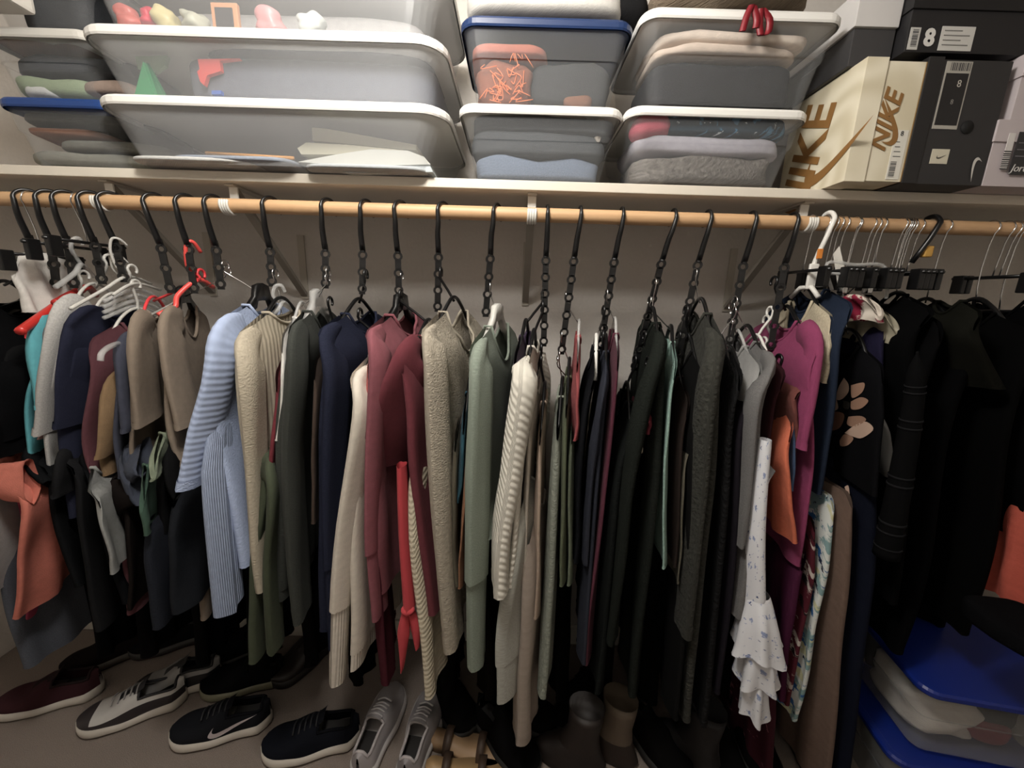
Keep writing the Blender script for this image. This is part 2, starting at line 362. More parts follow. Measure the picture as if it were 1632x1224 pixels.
# ---------------------------------------------------------------- garments
def garment(name, label, cat, mat, front, D=.40, yf=.87, th=.016, rise=.042, neck=.06, yaw=0., fold=.006, nf=3, sleeve=None, swid=.045, hem=None, cuffm=None, bandm=None,
            seed=0, group=None, hg=None, short=None, hemdz=0., slm=None, syaw=None, back=True, shw=None, seam=False, noband=False, flare=0., sth=.016, nt_=26):
    pts = [P(a, b, yf) for a, b in front]
    if rise > .025:      # the first pixel marks the neck point of the shoulder
        q_ = P(*front[0], yf+D*.32)
        if yaw == 0:
            lim = .15 if q_.x < -.55 else .13 if q_.x < .02 else .07
            yaw = max(-lim, min(lim, (q_.x-pts[1].x)/.32))
        pts[0] = Vector((q_.x-yaw*.32, yf, q_.z-rise))
        while len(pts) > 2 and pts[1].z > pts[0].z-.02: pts.pop(1)
    pts = smooth_path(pts, 40) if len(pts) > 2 else smooth_path(pts, 12)
    z0 = pts[0].z; z1 = pts[-1].z; yc = yf + D/2
    def xf(z):
        if z >= z0: return pts[0].x
        if z <= z1: return pts[-1].x
        for i in range(len(pts)-1):
            if pts[i].z >= z >= pts[i+1].z:
                d = pts[i].z-pts[i+1].z; return lerp(pts[i].x, pts[i+1].x, (pts[i].z-z)/d if d > 1e-9 else 0)
        return pts[-1].x
    root = thing(name, label, cat, (xf(z1), yc, z1), group)
    sd = seed*7.31+front[0][0]*.013; side = 1 if pts[0].x < 0.02 else -1
    NL = 44
    def ztop(a, right):
        ns_ = .36
        if a > ns_:
            z = z0 + rise*(1-a)/(1-ns_)
            if a > .82: z -= .035*((a-.82)/.18)**2
            return z
        nd = neck if right else neck*.45
        return z0+rise-nd*(max(0, 1-(a/ns_)**2))**.8
    def surf(ang, t, off=0.):
        c = math.cos(ang); s = math.sin(ang); a = abs(c); right = (s >= 0) == (side > 0)
        zt = ztop(a, right); z = lerp(zt, z1 + hemdz*(1-c)/2*1.0, t)
        u = (1-c)/2
        sh = th*(abs(s)**.55); top = sm((t)/.10); k = lerp(.45 if a > .36 else .75, 1, top)
        tt = min(1, t*1.3)
        fl = fold*(tt**.8)*math.sin(2*math.pi*nf*u + sd + 1.3*math.sin(3*t+sd)) + fold*.9*tt*noise.noise(Vector((u*5+sd, t*3, sd)))
        x = xf(z) + yaw*u + (1 if s >= 0 else -1)*(sh*k+off+flare*t*abs(s)) + fl
        y = yc - D/2*c*(1+.04*t*math.sin(sd*3)) - .012*sm(t/.3)*c
        return Vector((x, y, z + .004*math.sin(9*u+sd)*t))
    hb = hem or 0.
    def shell(t0, t1, n, nm, mt, par, off=0.):
        mb = MB(); uvs = []; H = (z0-z1)
        for i in range(n+1):
            t = lerp(t0, t1, i/n)
            for j in range(NL):
                ang = 2*math.pi*j/NL; mb.v.append(surf(ang, t, off)); uvs.append((.5*D*(1-math.cos(ang))*(1 if j <= NL/2 else -1), t*H))
        for i in range(n):
            for j in range(NL):
                q = (j+1) % NL; mb.f.append((i*NL+j, i*NL+q, i*NL+NL+q, i*NL+NL+j))
        return mb.build(nm, mt, par, uv=uvs)
    body = shell(0, 1-hb, nt_, 'body', mat, root)
    bm_ = bandm or mat
    if hb: shell(1-hb, 1, 4, 'hem_band', bm_, root, -.003)
    else:
        shell(.985, 1.0, 1, 'hem', mat, root, .0012)
    if not noband:
        lp = []
        for sgn in (1, -1):
            rng = [math.pi/2 + sgn*0 + q for q in [(-.37+.74*i/12) for i in range(13)]]
            for q in rng: lp.append(surf(q if sgn > 0 else q+math.pi, 0))
        MB().add(*tube(lp, .0042, 6, closed=True)).build('neckband', bm_, root)
    def sleeve_mesh(path, hw, ht, cuff, nm='sleeve'):
        n = 18; pp = smooth_path(path, n); NS = 16
        mb = MB(); uvs = []; ln = 0; mbc = MB(); uvc = []
        rows = []
        for i, p in enumerate(pp):
            T = (pp[min(i+1, n-1)]-pp[max(i-1, 0)]).normalized(); Xn = Vector((1, -(yaw/D if syaw is None else syaw), 0)); Xn = (Xn-T*Xn.dot(T)).normalized(); Sd = T.cross(Xn)
            u = i/(n-1); k = u*(len(hw)-1); j = min(int(k), len(hw)-2); h = lerp(hw[j], hw[j+1], k-j)
            if i: ln += (p-pp[i-1]).length
            row = []; ru = []
            for q in range(NS):
                a = 2*math.pi*q/NS
                w = ht*(.3+.7*sm(u/.22))*(1+.25*math.sin(3*a+sd+u*5))
                wob = .004*noise.noise(Vector((a*.6+sd, u*6, sd*1.7)))
                row.append(p + Sd*h*math.cos(a) + Xn*(w*math.sin(a)+wob)); ru.append((h*math.cos(a)*(1 if q <= NS/2 else -1), ln))
            rows.append(row); uvs.append(ru)
        cut = n-3 if cuff else n
        def mk(r0, r1, nm_, mt, par, off=0):
            m_ = MB(); uu = []
            for i in range(r0, r1):
                cc = sum(rows[i], Vector())/NS
                for q in range(NS): m_.v.append(cc+(rows[i][q]-cc)*(1+off)); uu.append(uvs[i][q])
            for i in range(r1-r0-1):
                for q in range(NS):
                    w = (q+1) % NS; m_.f.append((i*NS+q, i*NS+w, i*NS+NS+w, i*NS+NS+q))
            return m_.build(nm_, mt, par, uv=uu)
        so = mk(0, cut, nm, slm or mat, root)
        if cuff: mk(cut-1, n, 'cuff', cuffm or bm_, so, -.13)
        else: mk(n-2, n, 'hem', mat, so, .04)
    if sleeve:
        kind, sp = sleeve[0], sleeve[1]; cuff = len(sleeve) > 2 and sleeve[2]
        dx = side*(th*.55+sth*.55)
        st = Vector((pts[0].x+yaw*.12/D+dx*.05, yf+.12, z0+rise*.55-.012))
        s2 = Vector((pts[0].x+yaw*.04/D+dx*.45, yf+.035, z0-.022))
        hws = [.012, .042]+(shw or ([.048, swid, swid, swid*.85] if kind == 'l' else [.052, swid, swid*1.12]))
        ys = yf-.012 if kind == 'l' else yf-.035
        if kind == 's': sp = sp[-1:]
        path = [st, s2] + [P(a, b, ys) + Vector((dx*.4, hws[-1] if kind != 'l' else .02, 0)) for a, b in sp]
        sleeve_mesh(path, hws, sth, cuff)
        if back:
            bx_ = pts[0].x+yaw
            bpth = [Vector((bx_-dx*.6, yf+D-.045, z0-.005)), Vector((bx_-dx, yf+D+.005, (z0+path[-1].z)/2)), Vector((xf(path[-1].z)+yaw-dx, yf+D+.01, path[-1].z))]
            sleeve_mesh(bpth, hws, sth*.8, cuff)
    if hg:
        style, hm, hk, cas = hg
        hl = {id(BLACKP): 'black plastic', id(WHITEP): 'white plastic', id(REDP): 'coral red plastic', id(CLEARP): 'clear plastic', id(GREYP): 'pale grey plastic'}[id(hm)]
        hanger(f'{hl} hanger inside the {short or label}', pts[0].x+yaw/2, yc, z0, rise=rise, half=D/2*.9, style=style, mat=hm, hook=hk, cas=cas, yaw=yaw/D)
    root['_s'] = 0; del root['_s']
    return root, surf, body
PL = ('plain', BLACKP, None); PC = ('plain', BLACKP, CHROME); PT = ('plate', BLACKP, CHROME); WH = ('tube', WHITEP, None); GR = ('tube', GREYP, None); CL = ('tube', CLEARP, CHROME); RD = ('tube', REDP, None)
#--GARMENTS--
g = garment; fb = fabric
def ruffle(path, hw, ht, mat, parent, nm, waves=7, amp=.25, ph=0.):
    n = 16; pp = smooth_path(path, n); NS = 42; mb = MB(); uv = []; ln = 0
    for i, p in enumerate(pp):
        u = i/(n-1); k = u*(len(hw)-1); j = min(int(k), len(hw)-2); h = lerp(hw[j], hw[j+1], k-j); w = lerp(ht[0], ht[1], u)
        if i: ln += (p-pp[i-1]).length
        for q in range(NS):
            a = 2*math.pi*q/NS; r = 1+amp*u*math.sin(waves*a+ph)
            mb.v.append(p+Vector((w*math.cos(a)*r, h*math.sin(a)*r, .012*u*math.sin(waves*a*.5+ph+1)))); uv.append((a*.05, ln))
    for i in range(n-1):
        for q in range(NS):
            e = (q+1) % NS; mb.f.append((i*NS+q, i*NS+e, i*NS+NS+e, i*NS+NS+q))
    return mb.build(nm, mat, parent, uv=uv)
GT = 'tops on the left part of the rod'; GS = 'sweaters in the middle of the rod'; GR_ = 'garments at the right of the rod'
# ---- far left, worked from the far left end towards the centre
g('tee_shirt', 'plain grey tee with a pale hem at the far left edge', 'shirt', fb('#a9a9a6'), [(-60, 740), (-60, 850), (-50, 978)], yf=.82, sleeve=None, hg=PL+('a',), short='far left grey tee', seed=1, group=GT, neck=.05)
g('jeans', 'faded grey blue jeans hanging lowest at the far left, above the red sneaker', 'trousers', fb('#4a4e58', 'melange'), [(5, 860), (15, 960), (45, 1062)], yf=.92, D=.26, th=.02, rise=.0, neck=0, seed=2, noband=True, group=GT)
g('tee_shirt', 'coral orange tee with a gathered short sleeve low on the far left', 'shirt', fb('#d2684f'), [(30, 705), (35, 800), (32, 900), (32, 985)], yf=.86, D=.40, th=.02, sleeve=('s', [(10, 745), (-2, 785)]), swid=.05, fold=.012, seed=3, hg=PL+('b',), short='coral orange tee', group=GT)
g('tank_top', 'magenta pink top showing below the coral tee hem', 'shirt', fb('#a8264f'), [(50, 725), (50, 860), (52, 990)], yf=.95, D=.30, th=.006, seed=4, group=GT, neck=.09, hg=PL+('b',), short='magenta pink top')
g('tee_shirt', 'black short sleeve tee left of the turquoise tee', 'shirt', fb('#151516'), [(40, 548), (15, 640), (0, 700), (20, 790)], yf=.935, D=.30, sleeve=('s', [(0, 620), (-25, 700)]), seed=5, hg=('plain', REDP, None, 'b'), short='black tee beside the turquoise one', group=GT)
g('tee_shirt', 'turquoise tee with straight short sleeve', 'shirt', fb('#3fa8b4'), [(88, 500), (60, 580), (48, 660), (60, 800)], yf=.935, D=.30, th=.012, sleeve=('s', [(52, 590), (35, 655)]), swid=.05, seed=6, hg=PC+('c',), short='turquoise tee', group=GT)
g('tee_shirt', 'dusty pink tee squeezed between the turquoise and light grey tees', 'shirt', fb('#b08a86'), [(97, 500), (78, 600), (66, 700)], yf=.935, D=.30, th=.006, seed=7, hg=GR+('c',), short='dusty pink tee', group=GT)
g('tee_shirt', 'light grey heather tee with loose short sleeve', 'shirt', fb('#b3b0ac', 'melange'), [(128, 474), (92, 560), (76, 680), (90, 800)], yf=.935, D=.30, th=.013, sleeve=('s', [(72, 580), (35, 690)]), swid=.07, seed=8, hg=GR+('d',), short='light grey heather tee', group=GT)
g('tee_shirt', 'dark navy tee with puffed short sleeve, right of the light grey tee', 'shirt', fb('#26293d'), [(158, 490), (118, 580), (105, 690), (122, 820)], yf=.935, D=.30, th=.012, sleeve=('s', [(108, 580), (74, 680)]), swid=.07, fold=.009, seed=9, hg=GR+('e',), short='dark navy puff sleeve tee', group=GT)
g('tee_shirt', 'burgundy tee behind the mustard one on a clear hanger', 'shirt', fb('#63343d'), [(192, 515), (146, 600), (140, 720), (190, 840), (212, 975)], yf=.935, D=.30, th=.012, seed=10, hg=GR+('e',), short='burgundy tee', group=GT)
g('tee_shirt', 'mustard tan tee with pointed short sleeve', 'shirt', fb('#8f6f46'), [(205, 583), (172, 650), (162, 720), (168, 760)], yf=.935, D=.30, th=.010, sleeve=('s', [(165, 650), (135, 730)]), swid=.06, seed=11, hg=CL+('e',), short='mustard tan tee', group=GT)
g('tee_shirt', 'slate blue grey tee left of the first brown tee', 'shirt', fb('#3f4252'), [(212, 528), (195, 610), (188, 690), (195, 760)], yf=.935, D=.30, th=.012, sleeve=('s', [(188, 610), (168, 690)]), swid=.06, seed=12, hg=GR+('f',), short='slate blue grey tee', group=GT)
g('tee_shirt', 'taupe brown tee, left one of the brown pair', 'shirt', fb('#857462'), [(232, 496), (215, 580), (214, 680), (225, 760)], yf=.935, D=.30, th=.014, sleeve=('s', [(208, 590), (188, 680)]), swid=.07, fold=.008, seed=13, hg=RD+('g',), short='left brown tee', group=GT)
g('tee_shirt', 'taupe brown tee with scooped neck, right one of the brown pair', 'shirt', fb('#857462'), [(280, 490), (266, 590), (276, 690), (306, 800), (325, 985)], yf=.935, D=.30, th=.015, neck=.085, sleeve=('s', [(264, 590), (258, 685)]), swid=.07, fold=.007, seed=14, hg=PT+('h',), short='right brown tee', group=GT)
# dark lower layer at the left
D1 = [('black tee hanging low under the turquoise tee', '#131416', [(70, 690), (78, 760), (100, 850), (130, 930)], .86, ('s', [(60, 720), (45, 790)]), 'b'),
      ('charcoal black top with cap sleeve under the light grey tee', '#1c1c1e', [(120, 690), (120, 760), (140, 860), (165, 1000)], .85, ('s', [(105, 730), (58, 795)]), 'c'),
      ('black cotton top under the dark navy tee', '#121316', [(150, 700), (160, 800), (180, 900), (200, 960)], .86, ('s', [(140, 720), (110, 770)]), 'd')]
for i, (lb, c, fr, yy, sl, ck) in enumerate(D1):
    g('tee_shirt', lb, 'shirt', fb(c), fr, yf=yy+.05, D=.30, th=.018, sleeve=sl, swid=.055, seed=20+i, group=GT)
g('cotton_dress', 'light grey thin hem strip hanging between dark tops at left', 'dress', fb('#8c8d8a'), [(148, 745), (160, 810), (185, 915)], yf=.84, D=.2, th=.010, seed=24, group=GT, neck=.03)
g('tee_shirt', 'dark brown black tee right of the light grey strip', 'shirt', fb('#1d1715'), [(195, 740), (205, 830), (212, 968)], yf=.90, D=.30, th=.014, seed=25, group=GT, sleeve=('s', [(190, 740), (185, 790)]))
g('blouse', 'blue grey blouse with bunched sleeve below the slate tee', 'shirt', fb('#3b4150'), [(215, 690), (212, 730), (230, 800)], yf=.90, D=.30, th=.02, fold=.014, sleeve=('s', [(205, 705), (192, 742)]), swid=.05, seed=26, group=GT)
g('tank_top', 'forest green strip of a top below the brown tees', 'shirt', fb('#3c5a4a'), [(232, 740), (230, 790), (236, 850)], yf=.845, D=.16, th=.010, seed=27, group=GT, neck=.05)
g('tee_shirt', 'sage pointed hem top peeking below the right brown tee', 'shirt', fb('#6f7a62'), [(258, 690), (252, 730), (250, 765)], yf=.85, D=.26, th=.012, seed=28, group=GT, hemdz=.06)
g('tee_shirt', 'black wide tee hanging under the right brown tee', 'shirt', fb('#131314'), [(280, 690), (262, 740), (258, 800), (262, 850)], yf=.90, D=.30, th=.02, sleeve=('s', [(262, 715), (245, 790)]), swid=.07, seed=29, group=GT)
g('jeans', 'dark indigo jeans hanging left of the light blue sweater', 'trousers', fb('#23262f', 'melange'), [(232, 830), (240, 900), (250, 998)], yf=.86, D=.30, th=.02, rise=.0, neck=0, noband=True, seed=30, group=GT)
g('trousers', 'dark slate cotton trousers beside the indigo jeans', 'trousers', fb('#22252b'), [(275, 790), (278, 880), (285, 975)], yf=.86, D=.30, th=.02, rise=.0, neck=0, noband=True, seed=31, group=GT)
# ---- middle
bsw, _, _ = g('sweater', 'light blue chunky knit sweater with ribbed batwing sleeve', 'sweater', fb('#9fb1d6', 'knit'), [(392, 486), (345, 560), (345, 680), (372, 800), (392, 900)], yf=.88, th=.020, rise=.045, neck=.05, seed=32, back=False, group=GS, hg=PT+('h',), short='light blue chunky knit sweater',
  sleeve=('l', [(340, 580), (322, 680), (309, 762)]), shw=[.05, .055, .075, .085], sth=.02, slm=fb('#9fb1d6', 'hrib'))
ruffle([P(352, 660, .90), P(351, 740, .875), P(354, 820, .86), P(366, 968, .85)], [.03, .055, .05, .045], (.012, .022), fb('#93a3c4', 'rib'), bsw, 'lower_sleeve', 3, .06)
g('sweater', 'cream beige ribbed sweater with funnel neck', 'sweater', fb('#b3a68d', 'wrib'), [(424, 498), (380, 600), (395, 720), (408, 920)], yf=.87, th=.020, neck=.03, rise=.055, seed=34, sleeve=('l', [(388, 600), (394, 720), (404, 870), (412, 940)]), swid=.04, group=GS, hg=PC+('i',), short='cream beige ribbed sweater', slm=fb('#b3a68d', 'knit'), bandm=fb('#b3a68d', 'rib'))
g('sweater', 'dark red sweater edge between the cream and charcoal sweaters', 'sweater', fb('#7c2431'), [(456, 562), (442, 650), (434, 780), (440, 900)], yf=.875, th=.012, seed=35, group=GS, hg=PC+('i',), short='dark red sweater')
g('long_tunic', 'olive green long tunic hanging low right of the cream sweater', 'shirt', fb('#434b36'), [(432, 690), (420, 790), (410, 920), (408, 1048)], yf=.86, th=.022, seed=36, sleeve=('l', [(425, 780), (420, 900), (428, 1030)], False), swid=.06, hg=PL+('i',), short='olive green long tunic', group=GS)
g('shirt', 'white thin shirt edge just left of the charcoal sweater', 'shirt', fb('#d6d2ca'), [(470, 506), (452, 600), (446, 700)], yf=.87, th=.008, D=.38, seed=37, group=GS, hg=CL+('j',), short='white thin shirt')
g('sweater', 'charcoal drop shoulder sweater', 'sweater', fb('#3a3d38', 'melange'), [(490, 496), (462, 570), (448, 690), (446, 960)], yf=.865, th=.024, seed=38, hem=.05, sleeve=('l', [(462, 600), (455, 720), (460, 860), (470, 985)]), swid=.055, group=GS, hg=('plate', CLEARP, CHROME, 'j'), short='charcoal drop shoulder sweater')
g('blouse', 'brown thin blouse edge between charcoal and navy sweaters', 'shirt', fb('#4b3b31'), [(522, 545), (503, 640), (500, 760), (502, 830)], yf=.875, th=.010, seed=39, group=GS, hg=PL+('j',), short='brown thin blouse')
g('sweater', 'navy blue crew neck sweater with long straight sleeve', 'sweater', fb('#23273a', 'melange'), [(550, 500), (520, 570), (516, 700), (520, 1000)], yaw=.05, yf=.87, th=.022, seed=40, sleeve=('l', [(525, 600), (522, 740), (524, 880), (528, 1030)], True), swid=.05, group=GS, hg=PL+('k',), short='navy blue crew neck sweater')
g('sweatshirt', 'ivory cream sweatshirt with ribbed cuff hanging low', 'sweater', fb('#cfc4b3'), [(594, 566), (572, 680), (562, 860), (560, 1068)], yaw=.06, yf=.865, D=.34, th=.020, seed=41, hem=.07, bandm=fb('#d2c8b8', 'rib'), sleeve=('l', [(573, 660), (551, 800), (536, 950), (530, 1090)], True), swid=.045, sth=.020, group=GS, hg=PL+('k',), short='ivory cream sweatshirt')
g('blouse', 'coral red blouse edge beside the rose sweatshirt', 'shirt', fb('#b04a45'), [(600, 545), (587, 620), (584, 720)], yf=.875, th=.010, seed=42, group=GS, hg=PL+('l',), short='coral red blouse')
g('sweatshirt', 'dusty rose wine sweatshirt with bunched long sleeve', 'sweater', fb('#8a4550'), [(620, 502), (596, 580), (590, 720), (596, 950)], yaw=.06, yf=.875, th=.024, seed=43, fold=.009, sleeve=('l', [(598, 580), (590, 720), (588, 860), (596, 985)], True), swid=.05, group=GS, hg=PT+('l',), short='dusty rose wine sweatshirt')
g('tee_shirt', 'burgundy oversized tee with wide cuffed short sleeve', 'shirt', fb('#6b2732'), [(668, 535), (652, 650), (660, 780), (690, 980)], yaw=.05, yf=.86, syaw=.9, th=.020, seed=44, sleeve=('s', [(640, 640), (584, 765)]), shw=[.05, .075, .10], group=GS, hg=PL+('l',), short='burgundy oversized tee')
g('dress', 'dark wine dress hanging long behind the red knotted top', 'dress', fb('#4c1824'), [(598, 740), (602, 900), (618, 1090)], yf=.88, D=.30, th=.020, seed=45, group=GS, neck=.05, hg=PL+('l',), short='dark wine dress')
g('sweater', 'cream cable knit sweater front hanging low beside the red top', 'sweater', fb('#c0b498', 'hrib'), [(654, 740), (660, 880), (672, 1000), (680, 1110)], yf=.855, D=.26, th=.018, yaw=.04, seed=46, group=GS, rise=.02, neck=.02, noband=True, hg=PL+('m',), short='cream cable knit sweater')
g('sweater', 'oatmeal boucle sweater with deep scoop neck', 'sweater', fb('#a39884', 'boucle'), [(706, 497), (684, 560), (690, 700), (712, 1000)], yaw=.10, yf=.87, th=.022, neck=.11, rise=.05, seed=47, sleeve=('l', [(686, 580), (694, 720), (705, 880), (716, 1030)]), swid=.055, sth=.02, group=GS, hg=PL+('m',), short='oatmeal boucle sweater')
g('blouse', 'grey brown blouse hanging between the oatmeal and sage sweaters', 'shirt', fb('#57503f'), [(738, 650), (725, 720), (722, 860), (725, 930)], yf=.875, th=.012, seed=48, group=GS, hg=PL+('n',), short='grey brown blouse')
g('blouse', 'teal blue blouse edge beside the sage sweater', 'shirt', fb('#1d4a58'), [(746, 625), (738, 690), (732, 800)], yf=.88, th=.009, seed=49, group=GS, hg=PL+('n',), short='teal blue blouse')
g('shirt', 'rust brown narrow strip of a shirt left of the sage sweater', 'shirt', fb('#8a5a36'), [(747, 690), (742, 800), (735, 930)], yf=.868, th=.006, D=.3, seed=50, group=GS, hg=PL+('n',), short='rust brown shirt')
g('sweater', 'sage green sweater with round scoop neck and long sleeve', 'sweater', fb('#7e8a7b', 'melange'), [(778, 520), (754, 600), (757, 760), (772, 860)], yaw=.11, yf=.87, th=.020, neck=.10, rise=.05, seed=51, sleeve=('l', [(757, 620), (755, 760), (754, 900), (754, 1060)], True), swid=.06, sth=.024, group=GS, hg=('plate', GREYP, CHROME, 'n'), short='sage green sweater')
g('blouse', 'deep purple blouse left of the cream rib sweater', 'shirt', fb('#3a2c42'), [(832, 535), (818, 620), (806, 730), (802, 800)], yf=.875, th=.010, seed=52, group=GS, hg=PL+('o',), short='deep purple blouse')
g('sweater', 'off white rib knit sweater with sleeve pushed up and folded', 'sweater', fb('#d0cabb', 'diag'), [(846, 552), (834, 640), (826, 760), (815, 870), (808, 930)], yf=.855, th=.014, seed=53, sleeve=('l', [(842, 620), (826, 740), (810, 850), (806, 935)]), shw=[.045, .045, .055, .065], sth=.026, group=GS, hg=PL+('o',), short='off white rib knit sweater')
g('cardigan', 'pale oatmeal rib cardigan right of the off white sweater', 'sweater', fb('#b8ae9f', 'wrib'), [(852, 620), (843, 700), (836, 850), (838, 980)], yf=.87, th=.010, seed=54, group=GS, hg=PL+('o',), short='pale oatmeal rib cardigan')
g('sweatshirt', 'light grey sweatshirt with banded hem hanging low', 'sweater', fb('#a3a297', 'melange'), [(838, 760), (822, 880), (806, 1000), (800, 1112)], yf=.85, D=.26, th=.032, yaw=.07, fold=.012, seed=55, hem=.22, group=GS, hg=PL+('o',), short='light grey sweatshirt')
g('thermal_shirt', 'pinkish beige long thermal shirt lowest in the middle', 'shirt', fb('#9a8a7c'), [(850, 800), (840, 950), (832, 1080), (828, 1185)], yf=.865, D=.24, th=.030, yaw=.05, seed=56, group=GS, hg=PL+('o',), short='pinkish beige thermal shirt')
g('blouse', 'warm tan blouse strip right of the oatmeal cardigan', 'shirt', fb('#a58d78'), [(866, 640), (858, 760), (852, 980)], yf=.865, th=.009, seed=57, group=GS, hg=PL+('o',), short='warm tan blouse')
g('sweater', 'grey green fuzzy knit sweater hanging long', 'sweater', fb('#7f8577', 'boucle'), [(894, 632), (886, 740), (876, 900), (864, 1108)], yf=.86, th=.017, seed=59, group=GS, hg=PC+('p',), short='grey green fuzzy sweater')
g('tee_shirt', 'olive green tee right of the grey green sweater', 'shirt', fb('#545c42'), [(906, 600), (900, 700), (898, 820), (895, 928)], yf=.868, th=.010, seed=60, group=GS, hg=PC+('p',), short='olive green tee')
g('tee_shirt', 'soft green short tee ending above the olive garments', 'shirt', fb('#66715a'), [(915, 640), (908, 760), (905, 930)], yf=.88, th=.009, seed=61, group=GS, hg=PC+('p',), short='soft green short tee')
g('tank_top', 'coral red narrow top beside the olive tee', 'shirt', fb('#9c3d40'), [(922, 535), (919, 600), (912, 700)], yf=.89, th=.008, seed=62, group=GS, hg=CL+('p',), short='coral red narrow top')
g('blouse', 'black blouse with white piping edge left of the slate sweater', 'shirt', fb('#141519'), [(950, 560), (932, 660), (920, 780), (915, 900)], yf=.875, th=.012, seed=63, group=GS, hg=('plain', WHITEP, CHROME, 'q'), short='black blouse with white edge')
g('sweater', 'dark slate sweater left of the wine sweater', 'sweater', fb('#2c2f3a'), [(966, 560), (956, 700), (940, 860), (925, 1052)], yf=.868, th=.011, seed=64, sleeve=('l', [(958, 680), (945, 780), (938, 900)]), swid=.03, sth=.009, group=GS, hg=PL+('q',), short='dark slate sweater')
g('sweater', 'wine burgundy long sweater with narrow front edge', 'sweater', fb('#5b2437'), [(982, 532), (974, 680), (955, 850), (936, 1055)], yf=.865, th=.010, seed=65, group=GS, hg=CL+('q',), short='wine burgundy long sweater')
g('blouse', 'coral pink small top behind the slate sweater', 'shirt', fb('#8c4a48'), [(962, 600), (957, 640), (953, 700)], yf=.885, th=.007, D=.3, seed=66, group=GS, hg=PL+('q',), short='coral pink small top')
g('cardigan', 'black cable knit cardigan hanging beside the wine sweater', 'sweater', fb('#161918', 'knit'), [(1002, 640), (985, 760), (968, 900), (950, 1100)], yf=.86, th=.016, seed=67, fold=.008, group=GS, hg=PL+('r',), short='black cable knit cardigan')
g('tank_top', 'cream ribbed narrow strip between black cardigans', 'shirt', fb('#cfc2a4', 'hrib'), [(1022, 645), (1019, 680), (1015, 725)], yf=.86, th=.006, D=.2, seed=68, group=GS, hg=PL+('r',), short='cream ribbed strip')
g('tank_top', 'crimson small top above the cream strip', 'shirt', fb('#7d2235'), [(1034, 602), (1031, 640), (1026, 690)], yf=.88, th=.009, D=.3, seed=69, group=GS, hg=PL+('r',), short='crimson small top')
g('coat', 'blackish green heavy knit coat with patch pocket left of the mint top', 'coat', fb('#1d211d', 'knit'), [(1046, 515), (1052, 630), (1042, 780), (1026, 950), (1010, 1110)], yf=.858, th=.020, seed=70, fold=.008, sleeve=('l', [(1035, 640), (1012, 760), (995, 900), (980, 1020)]), swid=.05, group=GS, hg=PC+('r',), short='blackish green knit coat')
g('sweater', 'pale mint green knitted top hanging long and thin', 'sweater', fb('#86ab9e', 'knit'), [(1072, 545), (1068, 640), (1056, 780), (1054, 900)], yf=.862, th=.008, yaw=.11, seed=71, group=GS, hg=PC+('r',), short='pale mint green knitted top')
g('blouse', 'dark brown blouse right of the mint top', 'shirt', fb('#2b221e'), [(1084, 600), (1082, 720), (1072, 900)], yf=.872, th=.009, seed=72, group=GS, hg=PL+('s',), short='dark brown blouse')
g('blouse', 'khaki thin edge of a blouse beside the dark brown one', 'shirt', fb('#5d5848'), [(1092, 650), (1088, 760), (1078, 930)], yf=.866, th=.005, seed=73, group=GS, hg=PL+('s',), short='khaki thin blouse')
g('cardigan', 'plain black long cardigan left of the sherpa coat', 'sweater', fb('#141414'), [(1106, 560), (1106, 700), (1092, 900), (1070, 1140)], yf=.86, th=.015, seed=74, group=GS, hg=PL+('s',), short='plain black long cardigan')
g('coat', 'charcoal sherpa fleece coat with curly edge', 'coat', fb('#35352f', 'sherpa'), [(1128, 500), (1142, 620), (1132, 760), (1118, 900), (1098, 1150)], yf=.855, th=.020, rise=.06, seed=75, sleeve=('l', [(1138, 620), (1125, 760), (1112, 900), (1100, 1010)]), swid=.05, sth=.018, group=GS, hg=PC+('s',), short='charcoal sherpa fleece coat')
g('sweater', 'black fuzzy sweater right of the sherpa coat', 'sweater', fb('#1c1c1d', 'sherpa'), [(1158, 560), (1164, 680), (1150, 860), (1120, 1150)], yf=.86, th=.018, seed=76, group=GR_, hg=PC+('t',), short='black fuzzy sweater')
g('blouse', 'dark plum black blouse left of the grey pullovers', 'shirt', fb('#1f1b22'), [(1176, 580), (1178, 700), (1162, 900), (1140, 1100)], yf=.865, th=.014, seed=77, group=GR_, hg=PC+('t',), short='dark plum black blouse')
g('sweatshirt', 'light grey pullover just left of the mid grey one', 'sweater', fb('#8d8c8a'), [(1188, 552), (1196, 640), (1190, 740)], yf=.872, th=.012, seed=78, group=GR_, hg=CL+('t',), short='light grey pullover')
g('sweatshirt', 'mid grey long pullover with shoulder seam', 'sweater', fb('#6b6968', 'melange'), [(1206, 545), (1208, 660), (1190, 820), (1170, 980)], yf=.862, th=.015, seed=79, sleeve=('l', [(1210, 640), (1196, 780), (1185, 870)], False), swid=.04, sth=.012, group=GR_, hg=PC+('t',), short='mid grey long pullover')

